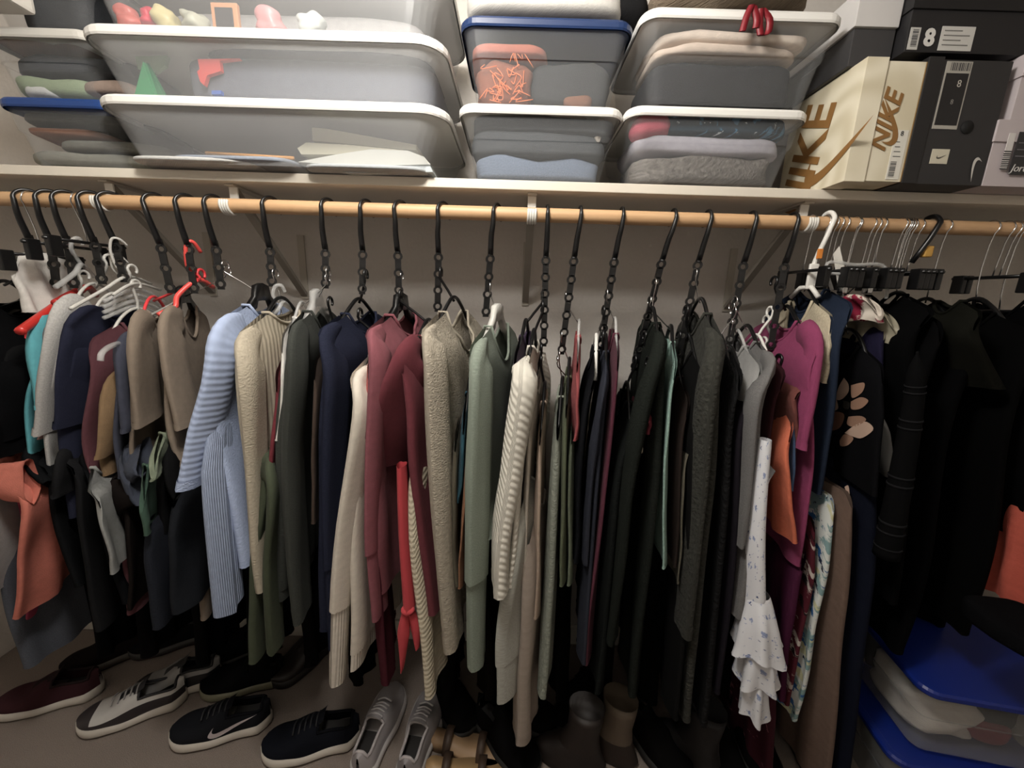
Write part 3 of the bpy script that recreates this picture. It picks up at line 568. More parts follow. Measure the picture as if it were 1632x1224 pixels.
# added dark garments near the wall, filling gaps where only darkness shows
for i, (lb, fr_, c) in enumerate((('added black garment filling the dark gap behind the brown tees', [(285, 700), (300, 900), (318, 1060)], '#0b0b0c'), ('added black garment filling the dark gap behind the light blue sweater', [(390, 760), (400, 900), (408, 1070)], '#0a0a0b'),
      ('added black garment filling the dark gap behind the olive tunic', [(470, 760), (480, 900), (490, 1060)], '#0c0b0b'), ('added black garment filling the dark gap behind the ivory sweatshirt', [(560, 740), (562, 900), (568, 1090)], '#0a0a0b'),
      ('added black garment filling the dark gap behind the oatmeal sweater', [(700, 740), (705, 900), (712, 1110)], '#0b0b0b'), ('added dark brown garment filling the dark gap behind the sage sweater', [(770, 760), (772, 900), (775, 1110)], '#120e0c'),
      ('added black garment filling the dark gap behind the off white sweater', [(830, 760), (832, 900), (835, 1110)], '#0b0b0c'), ('added black garment filling the dark gap behind the olive green tee', [(905, 760), (900, 900), (893, 1110)], '#0a0a0a'),
      ('added black garment filling the dark gap behind the wine sweater', [(985, 760), (975, 900), (960, 1120)], '#0a0a0b'), ('added black garment filling the dark gap behind the mint top', [(1065, 760), (1052, 900), (1035, 1120)], '#0a0a0a'),
      ('added black garment filling the dark gap behind the sherpa coat', [(1140, 760), (1125, 900), (1100, 1120)], '#0b0a0b'), ('added black garment filling the dark gap behind the grey pullovers', [(1200, 760), (1190, 900), (1165, 1120)], '#0a0a0b'),
      ('added black garment filling the dark gap behind the dark navy tee', [(170, 700), (200, 860), (232, 1045)], '#0b0b0d'), ('added black garment filling the dark gap behind the coral tee', [(90, 700), (125, 860), (162, 1045)], '#0a0a0c'), ('added black garment filling the dark gap behind the magenta tee', [(1265, 760), (1245, 900), (1215, 1110)], '#0a0a0b'), ('added black garment filling the dark gap behind the tropical skirt', [(1330, 760), (1305, 900), (1270, 1100)], '#0a0a0b'), ('added black garment filling the dark gap behind the navy trousers', [(1400, 760), (1370, 900), (1330, 1090)], '#0a0a0b'), ('added black garment filling the dark gap behind the floor bins', [(1480, 740), (1450, 880), (1400, 1060)], '#0a0a0b'), ('added black garment filling the dark gap behind the orange cloth', [(1560, 740), (1525, 880), (1475, 1050)], '#0a0a0b'))):
    g('added_dark_garment', lb, 'dress', fb(c), fr_, yf=1.06, D=.26, th=.028, rise=.02, neck=.02, seed=200+i, noband=True, group='dark clothes hanging at the back', fold=.012, nf=4)
# ---- right part of the rod
floral = printed('fl1', '#dcdde2', [('#8f9bbd', 38, .60, 0.), ('#3f4d78', 60, .635, 3.1)])
hawaii = printed('fl2', '#cfd3cf', [('#7d9a9c', 16, .50, 0.), ('#2f5f93', 20, .56, 2.2), ('#c7c6a0', 18, .58, 5.), ('#1b2338', 30, .62, 8.)])
burg = printed('fl3', '#3b1420', [('#8a5a63', 22, .60, 1.)])
burd = printed('fl4', '#4d1a25', [('#b9b0a8', 24, .55, 4.), ('#1b1114', 22, .58, 7.)])
g('tank_top', 'dark maroon top between the grey pullover and orange tee', 'shirt', fb('#3a1a20'), [(1222, 560), (1228, 660), (1212, 800)], yf=.88, th=.009, seed=80, group=GR_, hg=WH+('u',), short='dark maroon top')
bl, bsurf, bbody = g('blouse', 'white floral blouse with tiered bell sleeve hanging low', 'shirt', floral, [(1232, 690), (1220, 780), (1210, 890), (1208, 960)], yf=.885, th=.006, D=.3, seed=81, group=GR_, hg=PL+('u',), short='white floral blouse')
# bell sleeve: straight tube then ruffles
y_ = .845
ruffle([P(1220, 700, y_), P(1211, 780, y_), P(1205, 860, y_), P(1204, 955, y_)], [.014, .018, .022, .026], (.012, .024), floral, bl, 'sleeve', 3, .1)
ruffle([P(1209, 945, y_), P(1208, 985, y_), P(1207, 1035, y_)], [.025, .045, .055], (.024, .062), floral, bl, 'sleeve_ruffle', 6, .16, .5)
ruffle([P(1209, 1010, y_), P(1207, 1050, y_), P(1206, 1085, y_)], [.03, .045, .045], (.03, .05), floral, bl, 'sleeve_ruffle', 5, .25, 2.)
ruffle([P(1208, 1050, y_), P(1202, 1095, y_), P(1200, 1138, y_)], [.02, .032, .03], (.02, .034), floral, bl, 'sleeve_ruffle', 5, .25, 4.)
g('tank_top', 'steel blue top behind the orange tee', 'shirt', fb('#3f5a80'), [(1250, 610), (1262, 690), (1258, 780)], yf=.885, th=.009, seed=82, group=GR_, hg=GR+('u',), short='steel blue top')
g('tank_top', 'brick brown top rounded over its hanger beside the magenta tee', 'shirt', fb('#6b352d'), [(1262, 575), (1266, 640), (1262, 720)], yf=.89, th=.012, seed=83, group=GR_, hg=GR+('u',), short='brick brown top')
g('tee_shirt', 'bright orange tee with short sleeve above the floral blouse', 'shirt', fb('#d9602c'), [(1244, 640), (1250, 740), (1260, 866)], yf=.862, th=.012, D=.3, seed=84, hemdz=.0, group=GR_, hg=PL+('u',), short='bright orange tee')
g('tee_shirt', 'magenta pink tee with rolled short sleeve', 'shirt', fb('#8e2a5c'), [(1272, 512), (1290, 600), (1288, 740), (1270, 900)], yf=.885, th=.010, seed=85, sleeve=('s', [(1296, 620), (1293, 722)]), shw=[.035, .04, .045], sth=.014, group=GR_, hg=PL+('u',), short='magenta pink tee')
g('dress', 'plum purple long dress below the orange tee', 'dress', fb('#4a1436'), [(1268, 840), (1262, 960), (1245, 1110)], yf=.88, D=.26, th=.018, seed=86, group=GR_, neck=.04, hg=PL+('u',), short='plum purple long dress')
g('skirt', 'dark wine patterned skirt nearest the floor under the floral blouse', 'skirt', burg, [(1235, 1090), (1228, 1160), (1222, 1240)], yf=.90, D=.26, th=.022, rise=0, neck=0, noband=True, seed=87, group=GR_)
g('sweater', 'beige knit sweater behind the magenta tee', 'sweater', fb('#b9ab8c', 'knit'), [(1298, 480), (1312, 560), (1306, 610)], yf=.92, th=.012, D=.34, seed=88, group=GR_, neck=.09, hg=('plain', BLACKP, CHROME, 'rod'), short='beige knit sweater')
g('blouse', 'dark denim blue top just behind the white plastic hanger', 'shirt', fb('#1f2a3d'), [(1318, 462), (1338, 540), (1322, 640), (1302, 790)], yf=.90, th=.014, seed=89, group=GR_, neck=.06, short='dark denim blue top')
g('sweater', 'indigo navy sweater above the black floral blouse', 'sweater', fb('#1d1a33'), [(1368, 490), (1398, 570), (1400, 640)], yf=.93, th=.014, seed=90, group=GR_, hg=('plain', BLACKP, CHROME, 'rod'), short='indigo navy sweater')
fb_, fsurf, fbody = g('blouse', 'black blouse printed with large peach flowers', 'shirt', fb('#0f0f12'), [(1372, 552), (1402, 640), (1388, 785)], yf=.86, th=.012, fold=.002, D=.30, seed=91, group=GR_, hg=('plain', BLACKP, CHROME, 'rod'), short='black floral blouse')
# printed flower petals lying on the cloth
def on_cloth(px, py):
    xg = .84
    for _ in range(4):
        p = PX(px, py, xg)
        best = None
        # find angle for y on the camera side (s<0 face looks to -x)
        c = max(-1, min(1, -(p.y-(.86+.15))/.15*.94)); ang = 2*math.pi-math.acos(c)
        zt = fsurf(ang, 0).z; zb = fsurf(ang, 1).z; tt = max(0, min(1, (p.z-zt)/(zb-zt)))
        xg = fsurf(ang, tt).x-.002
    return PX(px, py, xg)
def petal(pts, mat, nm='printed_petal'):
    c = [sum(p[0] for p in pts)/len(pts), sum(p[1] for p in pts)/len(pts)]
    q = smooth_path([Vector((p[0], p[1], 0)) for p in pts+[pts[0]]], 24)[:-1]
    mb = MB(); inner = [on_cloth(lerp(c[0], p.x, .5), lerp(c[1], p.y, .5)) for p in q]; outer = [on_cloth(p.x, p.y) for p in q]
    mb.v = [on_cloth(*c)]+inner+outer; n = len(q)
    for i in range(n):
        j = (i+1) % n; mb.f += [(0, 1+i, 1+j), (1+i, 1+n+i, 1+n+j, 1+j)]
    mb.build(nm, mat, fb_)
pe1 = fb('#cfa98f'); pe2 = fb('#a87a5c'); pe3 = fb('#8f5c40'); pe4 = fb('#33302c')
petal([(1345, 602), (1352, 612), (1352, 625), (1342, 636), (1333, 636), (1336, 618)], pe1)
petal([(1356, 614), (1377, 610), (1374, 625), (1358, 634)], pe2)
petal([(1356, 640), (1372, 633), (1384, 639), (1372, 651), (1357, 652)], pe2)
petal([(1323, 655), (1345, 660), (1338, 682), (1318, 684)], pe3)
petal([(1352, 664), (1372, 663), (1380, 670), (1362, 680), (1350, 676)], pe2)
petal([(1346, 690), (1362, 678), (1380, 672), (1392, 684), (1374, 698), (1360, 696)], pe1)
petal([(1338, 702), (1346, 692), (1360, 698), (1352, 709), (1340, 711)], pe2)
petal([(1332, 632), (1336, 650), (1328, 654), (1330, 640)], pe1)
petal([(1344, 638), (1354, 642), (1352, 652), (1344, 650)], pe4, 'printed_flower_heart')
petal([(1314, 775), (1338, 776), (1338, 786), (1318, 786)], pe3)
petal([(1346, 776), (1352, 774), (1354, 790), (1350, 788)], pe1)
g('skirt', 'blue and cream tropical print skirt hanging below the black floral blouse', 'skirt', hawaii, [(1332, 795), (1312, 920), (1285, 1050), (1262, 1140)], yf=.885, D=.24, th=.014, rise=0, neck=0, noband=True, seed=92, group=GR_, fold=.01)
g('skirt', 'burgundy and grey print skirt left of the tropical print one', 'skirt', burd, [(1300, 830), (1292, 920), (1272, 1010), (1252, 1120)], yf=.89, D=.22, th=.012, rise=0, neck=0, noband=True, seed=93, group=GR_)
g('trousers', 'dusty brown pink trousers hanging long to the floor', 'trousers', fb('#6e5648'), [(1360, 790), (1348, 900), (1330, 1040), (1318, 1190), (1312, 1260)], yf=.87, D=.28, th=.018, rise=0, neck=0, noband=True, seed=94, group=GR_, fold=.008)
g('trousers', 'dark navy trousers right of the brown pink ones', 'trousers', fb('#131726'), [(1398, 760), (1385, 900), (1362, 1060), (1340, 1240)], yf=.875, D=.30, th=.020, rise=0, neck=0, noband=True, seed=95, group=GR_, fold=.006)
g('blouse', 'silver grey satin top with pointed corner behind the flower print', 'shirt', plastic('#8f9090', .45), [(1400, 640), (1412, 700), (1418, 758)], yf=.90, D=.16, th=.008, rise=.01, neck=0, noband=True, seed=96, group=GR_)
jk, js, jb = g('jacket', 'black jacket with a dark grey panelled sleeve', 'jacket', fb('#070708'), [(1455, 490), (1462, 640), (1440, 800), (1420, 960)], yf=.875, D=.34, th=.022, seed=97, group=GR_, hg=('plain', BLACKP, CHROME, 'rod'), short='black jacket with panelled sleeve')
slv = [P(a, b, .835) for a, b in ((1462, 560), (1456, 640), (1436, 760), (1412, 885))]
sp = smooth_path(slv, 30); mb = MB().add(*tube(sp, [(.014+.012*i/29)*max(.15, sm((i+1)/7)) for i in range(30)], 14)); so = mb.build('sleeve', fb('#0c0c0d'), jk)
for i in (7, 8, 12, 13, 19, 20, 24, 25, 27):
    r = .0155+.012*i/29; MB().add(*tube([sp[i]+(sp[i+1]-sp[i])*.1, sp[i]+(sp[i+1]-sp[i])*.35], r, 14)).build('piping', fb('#1c1c1e'), so)
g('cape', 'dark olive flared short jacket between black garments', 'jacket', fb('#14140f'), [(1535, 480), (1550, 540), (1580, 622)], yf=.86, D=.22, th=.016, flare=.03, rise=.03, neck=.03, seed=98, group=GR_, hg=None, short='dark olive flared jacket')
BK = [('black velvet dress left of the dark olive jacket', 'dress', 'dress', '#060607', [(1440, 470), (1448, 560), (1432, 760)], .89), ('black coat directly right of the panelled sleeve jacket', 'coat', 'coat', '#050506', [(1505, 500), (1500, 700), (1475, 900), (1435, 1040)], .88),
      ('black long coat right of the dark olive jacket', 'coat', 'coat', '#060606', [(1590, 500), (1600, 680), (1575, 860), (1535, 1010)], .87),
      ('black trousers at the right edge above the orange cloth', 'trousers', 'trousers', '#050506', [(1640, 480), (1650, 680), (1625, 860)], .87), ('black dress at the far right edge of the rod', 'dress', 'dress', '#050506', [(1715, 500), (1720, 700), (1690, 940)], .87)]
for i, (lb, nm, ct, c, fr, yy) in enumerate(BK):
    g(nm, lb, ct, fb(c), fr, yf=yy, D=.36, th=.024, seed=100+i, group=GR_, hg=('clip' if i in (0, 3, 4) else 'plain', BLACKP, CHROME, 'rod'), short=lb.split(' right')[0].split(' left')[0].split(' directly')[0] + (' nearest the centre' if i == 1 else ' outermost' if i == 2 else ''))
# white plastic hanger with paper tag on the rod
def chrome_hooks(px, lab, dz=.115, clipm=BLACKP):
    x = P(px, 362, RY).x
    hanger(lab, x, RY, RZ-dz-.02, half=.16, style='clip', mat=clipm, hook=CHROME, cas='rod', group='chrome hooked clip hangers at the right of the rod', rise=0)
CH = [(1292, 'chrome hooked clip hanger left of the white hanger'), (1326, 'chrome hooked hanger first to the right of the white hanger'), (1334, 'chrome hooked hanger second to the right of the white hanger'), (1343, 'chrome hooked hanger third right of the white hanger, with paper'),
      (1363, 'single chrome hooked hanger between two bunches'), (1385, 'chrome hooked hanger leading the bunch of three'), (1393, 'chrome hooked hanger in the middle of the bunch of three'), (1402, 'chrome hooked hanger last in the bunch of three'),
      (1434, 'first of four chrome hooked hangers left of the black hook'), (1442, 'second of four chrome hooked hangers left of the black hook'), (1450, 'third of four chrome hooked hangers left of the black hook'), (1461, 'fourth chrome hooked hanger, next to the black hook'),
      (1604, 'left chrome hooked hanger of the pair near the right edge'), (1615, 'right chrome hooked hanger of the pair near the right edge')]
for px, lb in CH: chrome_hooks(px, lb)
x = P(1315, 362, RY).x
t = thing('plastic_hanger', 'thick white plastic hanger with an orange size tag hooked on the rod', 'hanger', (x, RY, RZ-.17))
R = RR+.0055
pts = [(x-.02, RY-.005, RZ-.16), (x-.016, RY-.01, RZ-.09), (x-.008, RY-R*.9, RZ-.04), (x, RY-R*1.05, RZ)] + [(x+.003, RY+R*1.05*math.cos(math.radians(d)), RZ+R*1.2*math.sin(math.radians(d))) for d in range(160, -30, -20)]
MB().add(*tube(smooth_path(pts, 30), .0055, 10)).build('hook', WHITEP, t)
MB().add(*bbox_bev(x-.030, x-.006, RY-.016, RY-.008, RZ-.165, RZ-.10, .003)).build('neck_plate', WHITEP, t)
MB().add(*bbox_bev(x-.021, x-.009, RY-.022, RY-.0165, RZ-.088, RZ-.064, .001)).build('size_tag', plastic('#e08a3c', .5), t, smooth=False)
MB().add(*tube([(x-.02, RY-.05, RZ-.185), (x-.02, RY-.02, RZ-.16), (x-.02, RY+.02, RZ-.16), (x-.02, RY+.05, RZ-.185)], .006, 8)).build('arms', WHITEP, t)
# paper tag, clear skirt hanger
a = P(1328, 405, 1.03); b = P(1338, 392, 1.03); c = P(1352, 452, 1.02); d = P(1335, 452, 1.02)
MB().add([a, b, c, d]+[p+Vector((0, .001, 0)) for p in (a, b, c, d)], [(0, 1, 2, 3), (7, 6, 5, 4), (0, 4, 5, 1), (1, 5, 6, 2), (2, 6, 7, 3), (3, 7, 4, 0)]).build('paper_cover', plastic('#d9d5cd', .7), smooth=False)
tag(bpy.data.objects['paper_cover'], 'white folded paper slip draped over a chrome hanger', 'paper')
q = [P(1318, 420, 1.0), P(1408, 424, 1.0), P(1414, 460, 1.0), P(1412, 476, 1.0), P(1400, 440, 1.0), P(1330, 440, 1.0), P(1326, 462, 1.0)]
t = thing('skirt_hanger', 'clear plastic skirt hanger frame beside the paper slip', 'hanger', q[5])
MB().add(*tube(smooth_path([q[6], q[0], (q[0]+q[1])/2, q[1], q[2], q[3]], 30), .004, 8)).build('frame', CLEARP, t)
MB().add(*tube([P(1326, 436, 1.0), P(1404, 438, 1.0)], .0035, 8)).build('crossbar', CLEARP, t)
for px in (1345, 1385): MB().add(*bbox_bev(P(px, 450, 1.0).x-.006, P(px, 450, 1.0).x+.006, .99, 1.01, P(px, 468, 1.0).z, P(px, 440, 1.0).z, .002)).build('clip', CHROME, t)
t = thing('cascading_hanger', 'black hook with a wooden peg, right of the four chrome hooks', 'hanger', P(1470, 410, RY)); xk = P(1478, 366, RY).x
MB().add(*tube(smooth_path([(xk-.03, RY-.01, RZ-.09), (xk-.012, RY-R, RZ-.035), (xk, RY-R*1.1, RZ)]+[(xk+.004, RY+R*1.1*math.cos(math.radians(d_)), RZ+R*1.1*math.sin(math.radians(d_))) for d_ in range(160, -30, -20)], 24), .006, 8)).build('hook', BLACKP, t)
MB().add(*bbox_bev(P(1463, 400, RY).x, P(1476, 400, RY).x, RY-.02, RY-.006, P(1470, 411, RY).z, P(1470, 393, RY).z, .003)).build('peg', plastic('#c79a4e', .6), t)
# maroon and cream patterned scarf bits below the clear hanger
for nm, lb, c, fr, D_ in (('scarf', 'maroon and white scarf folded below the clear skirt hanger', printed('sc', '#c9c0b4', [('#7c1f35', 20, .5, 0.)]), [(1385, 476), (1396, 495), (1394, 512)], .08),
                          ('scarf', 'grey cream satin scarf hanging behind the velvet dress', plastic('#8d8775', .5), [(1418, 500), (1424, 530), (1418, 548)], .12)):
    g(nm, lb, 'scarf', c, fr, yf=.93, D=D_, th=.014, rise=.01, neck=0, noband=True, seed=110, group=GR_)
# ---- left end: black hangers and white scarf
for i, (a, lb) in enumerate((((20, 395), 'black trouser hanger, leftmost of three below the rod'), ((62, 378), 'black trouser hanger, middle of three below the rod'), ((95, 372), 'black trouser hanger, right of three below the rod'))):
    p = P(a[0], a[1], 1.0)
    hanger(lb, p.x, RY, p.z-.03, half=.17, style='clip', mat=BLACKP, hook=CHROME, cas='rod', group='black trouser hangers at the left end', rise=0)
g('scarf', 'white cotton scarf hanging behind black hangers at the far left', 'scarf', fb('#cfcac2'), [(20, 405), (30, 450), (45, 500)], yf=1.0, D=.12, th=.014, rise=.01, neck=0, noband=True, seed=111, group=GT, fold=.01)
BL = [('black cardigan at the far left edge below the black hangers', [(-30, 470), (-25, 600), (0, 730)], .88), ('black knit top hanging left of the red hanger', [(-5, 520), (0, 600), (10, 700)], .90), ('black sweater outermost on the left of the rod', [(-75, 520), (-70, 650), (-40, 800)], .86)]
for i, (lb, fr, yy) in enumerate(BL): g('sweater', lb, 'sweater', fb('#0e0e10'), fr, yf=yy, th=.016, seed=120+i, group=GT, hg=PL+('a',), short=lb.split(' below')[0].split(' left of')[0])
def free_hanger(lab, pl, mat, r=.005, hook=None, cat='hanger', name='clothes_hanger', group=None):
    pts = [P(*q) for q in pl]; t = thing(name, lab, cat, min(pts, key=lambda p: p.z), group)
    MB().add(*tube(smooth_path(pts, 26), r, 9)).build('arms', mat, t)
    if hook: MB().add(*tube(smooth_path([P(*q) for q in hook], 20), r*.8, 8)).build('hook', mat, t)
    return t
free_hanger('bright red plastic hanger arm sticking out beside the turquoise tee', [(32, 528, .90), (60, 508, .97), (100, 480, 1.07), (130, 462, 1.15)], plastic('#c8352f', .35), .010)
free_hanger('second red plastic hanger behind the light grey tee', [(88, 483, 1.0), (115, 468, 1.07), (140, 458, 1.12), (152, 470, 1.2)], plastic('#b52f2c', .35), .009)
free_hanger('thin white plastic hanger above the light grey tee', [(112, 492, .9), (165, 462, 1.0), (203, 441, 1.08), (240, 452, 1.2)], GREYP, .004, [(203, 441, 1.08), (186, 425, 1.06), (176, 400, 1.05), (178, 381, 1.05), (190, 381, 1.06), (203, 392, 1.08)])
free_hanger('second thin white plastic hanger just behind the first', [(180, 470, 1.0), (215, 452, 1.08), (255, 462, 1.2)], GREYP, .004, [(215, 452, 1.1), (183, 432, 1.07), (178, 412, 1.06), (186, 404, 1.07), (205, 420, 1.1)])
free_hanger('coral red plastic hanger over the left brown tee', [(252, 502, .98), (268, 494, 1.0), (280, 488, 1.01), (284, 470, 1.03), (316, 446, 1.08), (340, 458, 1.14)], plastic('#e2524c', .35), .006, [(316, 446, 1.08), (300, 428, 1.07), (296, 405, 1.06), (298, 387, 1.06), (308, 386, 1.07), (320, 402, 1.09)])
for i, (a, b) in enumerate((((118, 380), (132, 440)), ((440, 455), (470, 500)))):
    free_hanger(['clear plastic hanger with rounded shoulders near the red hangers', 'clear hanger with thin clip arms above the cream ribbed sweater'][i], [(a[0]-30, b[1]+18, 1.0), (a[0], b[1]-4, 1.05), (a[0]+12, b[1]-18, 1.08), (a[0]+30, b[1], 1.16)], CLEARP, .006, [(a[0]+12, b[1]-18, 1.08), (a[0]-4, a[1]+18, 1.06), (a[0]-2, a[1]+2, 1.06), (a[0]+8, a[1], 1.07), (a[0]+14, a[1]+10, 1.08)])
for i, dy in enumerate((0, 9, 18, 27)):
    free_hanger(['topmost', 'second', 'third', 'lowest'][i] + ' clear flat hanger in the pile above the mustard tee', [(165, 480+dy, 1.0), (210, 462+dy, 1.08), (235, 466+dy, 1.14), (262, 480+dy, 1.22)], CLEARP, .005)
free_hanger('clear curved hanger end poking through beside the burgundy tee', [(160, 575, .86), (163, 562, .87), (180, 550, .92), (205, 545, 1.0)], CLEARP, .006)
# small red hook at the rose sweatshirt, knotted red top
t = thing('tie_front_top', 'bright red tie front top with knotted hanging tails', 'shirt', P(645, 1062, .85), GS)
rm = fb('#c4202f')
def tail(path, hw, ht, nm):
    n = 16; pp = smooth_path(path, n); mb = MB()
    for i, p in enumerate(pp):
        k = i/(n-1)*(len(hw)-1); j = min(int(k), len(hw)-2); h = lerp(hw[j], hw[j+1], k-j)
        for q in range(12):
            a = 2*math.pi*q/12; mb.v.append(p+Vector((h*math.cos(a), ht*math.sin(a)*(1+.3*math.sin(3*a)), 0)))
    for i in range(n-1):
        for q in range(12): w = (q+1) % 12; mb.f.append((i*12+q, i*12+w, i*12+12+w, i*12+12+q))
    return mb.build(nm, mat=rm, parent=t)
tail([P(640, 740, .865), P(644, 850, .86), P(652, 965, .855)], [.012, .014, .016], .02, 'front_panel')
tail([P(647, 975, .85), P(643, 1010, .848), P(641, 1066, .845)], [.010, .017, .003], .012, 'tail')
tail([P(655, 975, .855), P(662, 1000, .855), P(665, 1030, .855)], [.010, .014, .006], .012, 'tail')
mb = MB(); c = P(650, 972, .845); ns = 12
for i in range(ns+1):
    for j in range(ns):
        a = math.pi*i/ns; b = 2*math.pi*j/ns; mb.v.append(c+Vector((.018*math.sin(a)*math.cos(b), .016*math.sin(a)*math.sin(b), .012*math.cos(a)*(1+.2*math.sin(3*b)))))
for i in range(ns):
    for j in range(ns): mb.f.append((i*ns+j, i*ns+(j+1) % ns, i*ns+ns+(j+1) % ns, i*ns+ns+j))
mb.build('knot', rm, t)
# ---------------------------------------------------------------- plastic bins
TUB = clearmat('#cfd1d2', .055); TUBM = clearmat('#d6d7d8', .12, 'milky')
def rring(w, d, r, z, cx=0, cy=0, n=6):
    out = []
    for sx, sy, a0 in ((1, 1, 0), (-1, 1, 90), (-1, -1, 180), (1, -1, 270)):
        for i in range(n+1):
            a = math.radians(a0+90*i/n); out.append((cx+sx*(w/2-r)+r*math.cos(a), cy+sy*(d/2-r)+r*math.sin(a), z))
    return out
def loft(rings, cap0=False, cap1=False):
    v = []; f = []; n = len(rings[0])
    for r in rings: v += r
    for i in range(len(rings)-1):
        for j in range(n): q = (j+1) % n; f.append((i*n+j, i*n+q, i*n+n+q, i*n+n+j))
    if cap0: f.append(tuple(reversed(range(n))))
    if cap1: f.append(tuple(range((len(rings)-1)*n, len(rings)*n)))
    return v, f
def storage_bin(label, x0, x1, yfr, depth, z, H, taper, tubm, lidm, r=.03, lid=True, rot=0., step=True, group='clear plastic storage bins'):
    w = x1-x0; cx = (x0+x1)/2; cy = yfr+depth/2
    t = thing('storage_bin', label, 'bin', (cx, cy, z), group, (0, 0, rot))
    lh = .020; hh = H-lh*.7 if lid else H
    e = .008
    W = w-2*e; Dp = depth-2*e; b = taper
    def ring(u, inset=0., k=0.): return rring(W-2*b*(1-u)-2*inset-k, Dp-2*b*(1-u)*.7-2*inset-k, max(.006, r-inset), u*hh)
    rs = [ring(0, .012), ring(.03)]
    if step: rs += [ring(.58), ring(.585, 0, -.008), ring(.93, 0, -.004)]
    else: rs += [ring(.5), ring(.93)]
    rs += [ring(.96, 0, -.014), ring(1.0, 0, -.014)]
    inn = [rring(0, 0, 0, 0)]*0
    for q in reversed(rs[1:]): inn.append([(p[0]*(1-.004/ w), p[1]*(1-.004/depth), p[2]) for p in q])
    base = [(p[0]*.99, p[1]*.99, .004) for p in rs[0]]
    v, f = loft(rs+inn+[base], True, True)
    MB().add(v, f).build('tub', tubm, t, smooth=False, local=True)
    if lid:
        zz = hh-lh*.55
        L = [rring(w, depth, r+.008, zz), rring(w+.004, depth+.004, r+.01, zz+.004), rring(w+.004, depth+.004, r+.01, zz+lh-.006), rring(w-.004, depth-.004, r+.008, zz+lh), rring(w-.03, depth-.03, r, zz+lh), rring(w-.04, depth-.04, r, zz+lh-.006)]
        v, f = loft(L, False, True)
        under = [rring(w-.008, depth-.008, r+.005, zz), rring(w-.008, depth-.008, r+.005, zz+lh-.009)]
        v2, f2 = loft(under, False, True)
        mb = MB().add(v, f); mb.add(v2, [tuple(reversed(q)) for q in f2]); mb.build('lid', lidm, t, smooth=False, local=True)
    return t
def lump(name, label, cat, c, size, mat, e=3.2, amp=.012, freq=14, seed=0, group='contents of the clear bins', layers=0, rot=0.):
    mb = MB(); nu, nv = 36, 20; uv = []
    def sp(a, p): return math.copysign(abs(a)**p, a)
    p = 2/e; cr, sr = math.cos(rot), math.sin(rot)
    for i in range(nv+1):
        ph = math.pi*(i/nv-.5)
        for j in range(nu):
            th = 2*math.pi*j/nu
            d = Vector((sp(math.cos(ph), p)*sp(math.cos(th), p), sp(math.cos(ph), p)*sp(math.sin(th), p), sp(math.sin(ph), p)))
            q = Vector((d.x*size[0]/2, d.y*size[1]/2, d.z*size[2]/2))
            nn = noise.noise(Vector((q.x*freq+seed, q.y*freq, q.z*freq*2+seed)))
            q += d.normalized()*nn*amp
            if layers: q.y -= (.004*math.cos(layers*2*math.pi*(q.z/size[2]+.1*math.sin(q.x*12+seed))))*(1 if d.y > 0 else -1)
            mb.v.append(Vector(c)+Vector((q.x*cr-q.y*sr, q.x*sr+q.y*cr, q.z))); uv.append((q.x+q.y, q.z))
    for i in range(nv):
        for j in range(nu): w = (j+1) % nu; mb.f.append((i*nu+j, i*nu+w, i*nu+nu+w, i*nu+nu+j))
    o = mb.build(name, mat, uv=uv); return tag(o, label, cat, group)
LIDW = plastic('#e4e2dd', .4); LIDB = plastic('#20407c', .35)
def X_(px, py, y): return P(px, py, y).x
def Z_(px, py, y): return P(px, py, y).z
# underbed bins
uy = .975
ux0, ux1 = X_(134, 165, uy), X_(712, 172, uy)
H1 = Z_(430, 153, uy)-SHZ
H2 = Z_(430, 41, uy)-SHZ-H1
storage_bin('long flat underbed bin with white lid on the shelf, bottom of its stack', ux0, ux1, uy, .40, SHZ+.001, H1, .045, TUBM, LIDW, r=.06, step=False)
storage_bin('long flat underbed bin with white lid, middle of its stack', ux0-.01, ux1-.005, uy, .40, SHZ+.001+H1, H2, .04, TUBM, LIDW, r=.06, step=False)
storage_bin('long flat underbed bin at the top of its stack, cut by the picture edge', ux0+.0, ux1-.002, uy, .40, SHZ+.001+H1+H2, .16, .035, TUBM, LIDW, r=.06, step=False)
um = (ux0+ux1)/2; s1 = SHZ+.006; s2 = SHZ+H1+.006; s3 = SHZ+H1+H2+.006
def paper(nm, lb, cat, pts, y, mat, th=.01, grp='contents of the clear bins'):
    a = [P(*p, y) for p in pts]; n = len(a); mb = MB()
    mb.v = a+[p+Vector((0, th, 0)) for p in a]; mb.f = [tuple(range(n)), tuple(reversed(range(n, 2*n)))]+[(i, i+n, (i+1) % n+n, (i+1) % n) for i in range(n)]
    return tag(mb.build(nm, mat, smooth=False), lb, cat, grp)
cream = fb('#cfcab0', var=.06)
yq = uy+.062
paper('folded_cloth', 'topmost cream folded cloth in the bottom underbed bin', 'cloth', [(497, 203), (520, 205), (664, 231), (664, 239), (600, 234), (498, 224)], yq+.02, cream, .14)
paper('folded_cloth', 'cream folded cloth second from above in the bottom underbed bin', 'cloth', [(474, 236), (488, 227), (560, 231), (650, 240), (600, 246), (480, 246)], yq+.01, fb('#bfbaa0', var=.06), .14)
paper('folded_cloth', 'white curved folded cloth in the bottom underbed bin', 'cloth', [(474, 258), (530, 247), (590, 238), (650, 240), (676, 250), (686, 262), (600, 264), (530, 262)], yq, fb('#cfd0c8', var=.05), .15)
paper('folded_cloth', 'lowest pale blue grey folded cloth in the bottom underbed bin', 'cloth', [(500, 266), (600, 264), (686, 265), (690, 274), (560, 276)], yq-.004, fb('#b3bcc0', var=.06), .15)
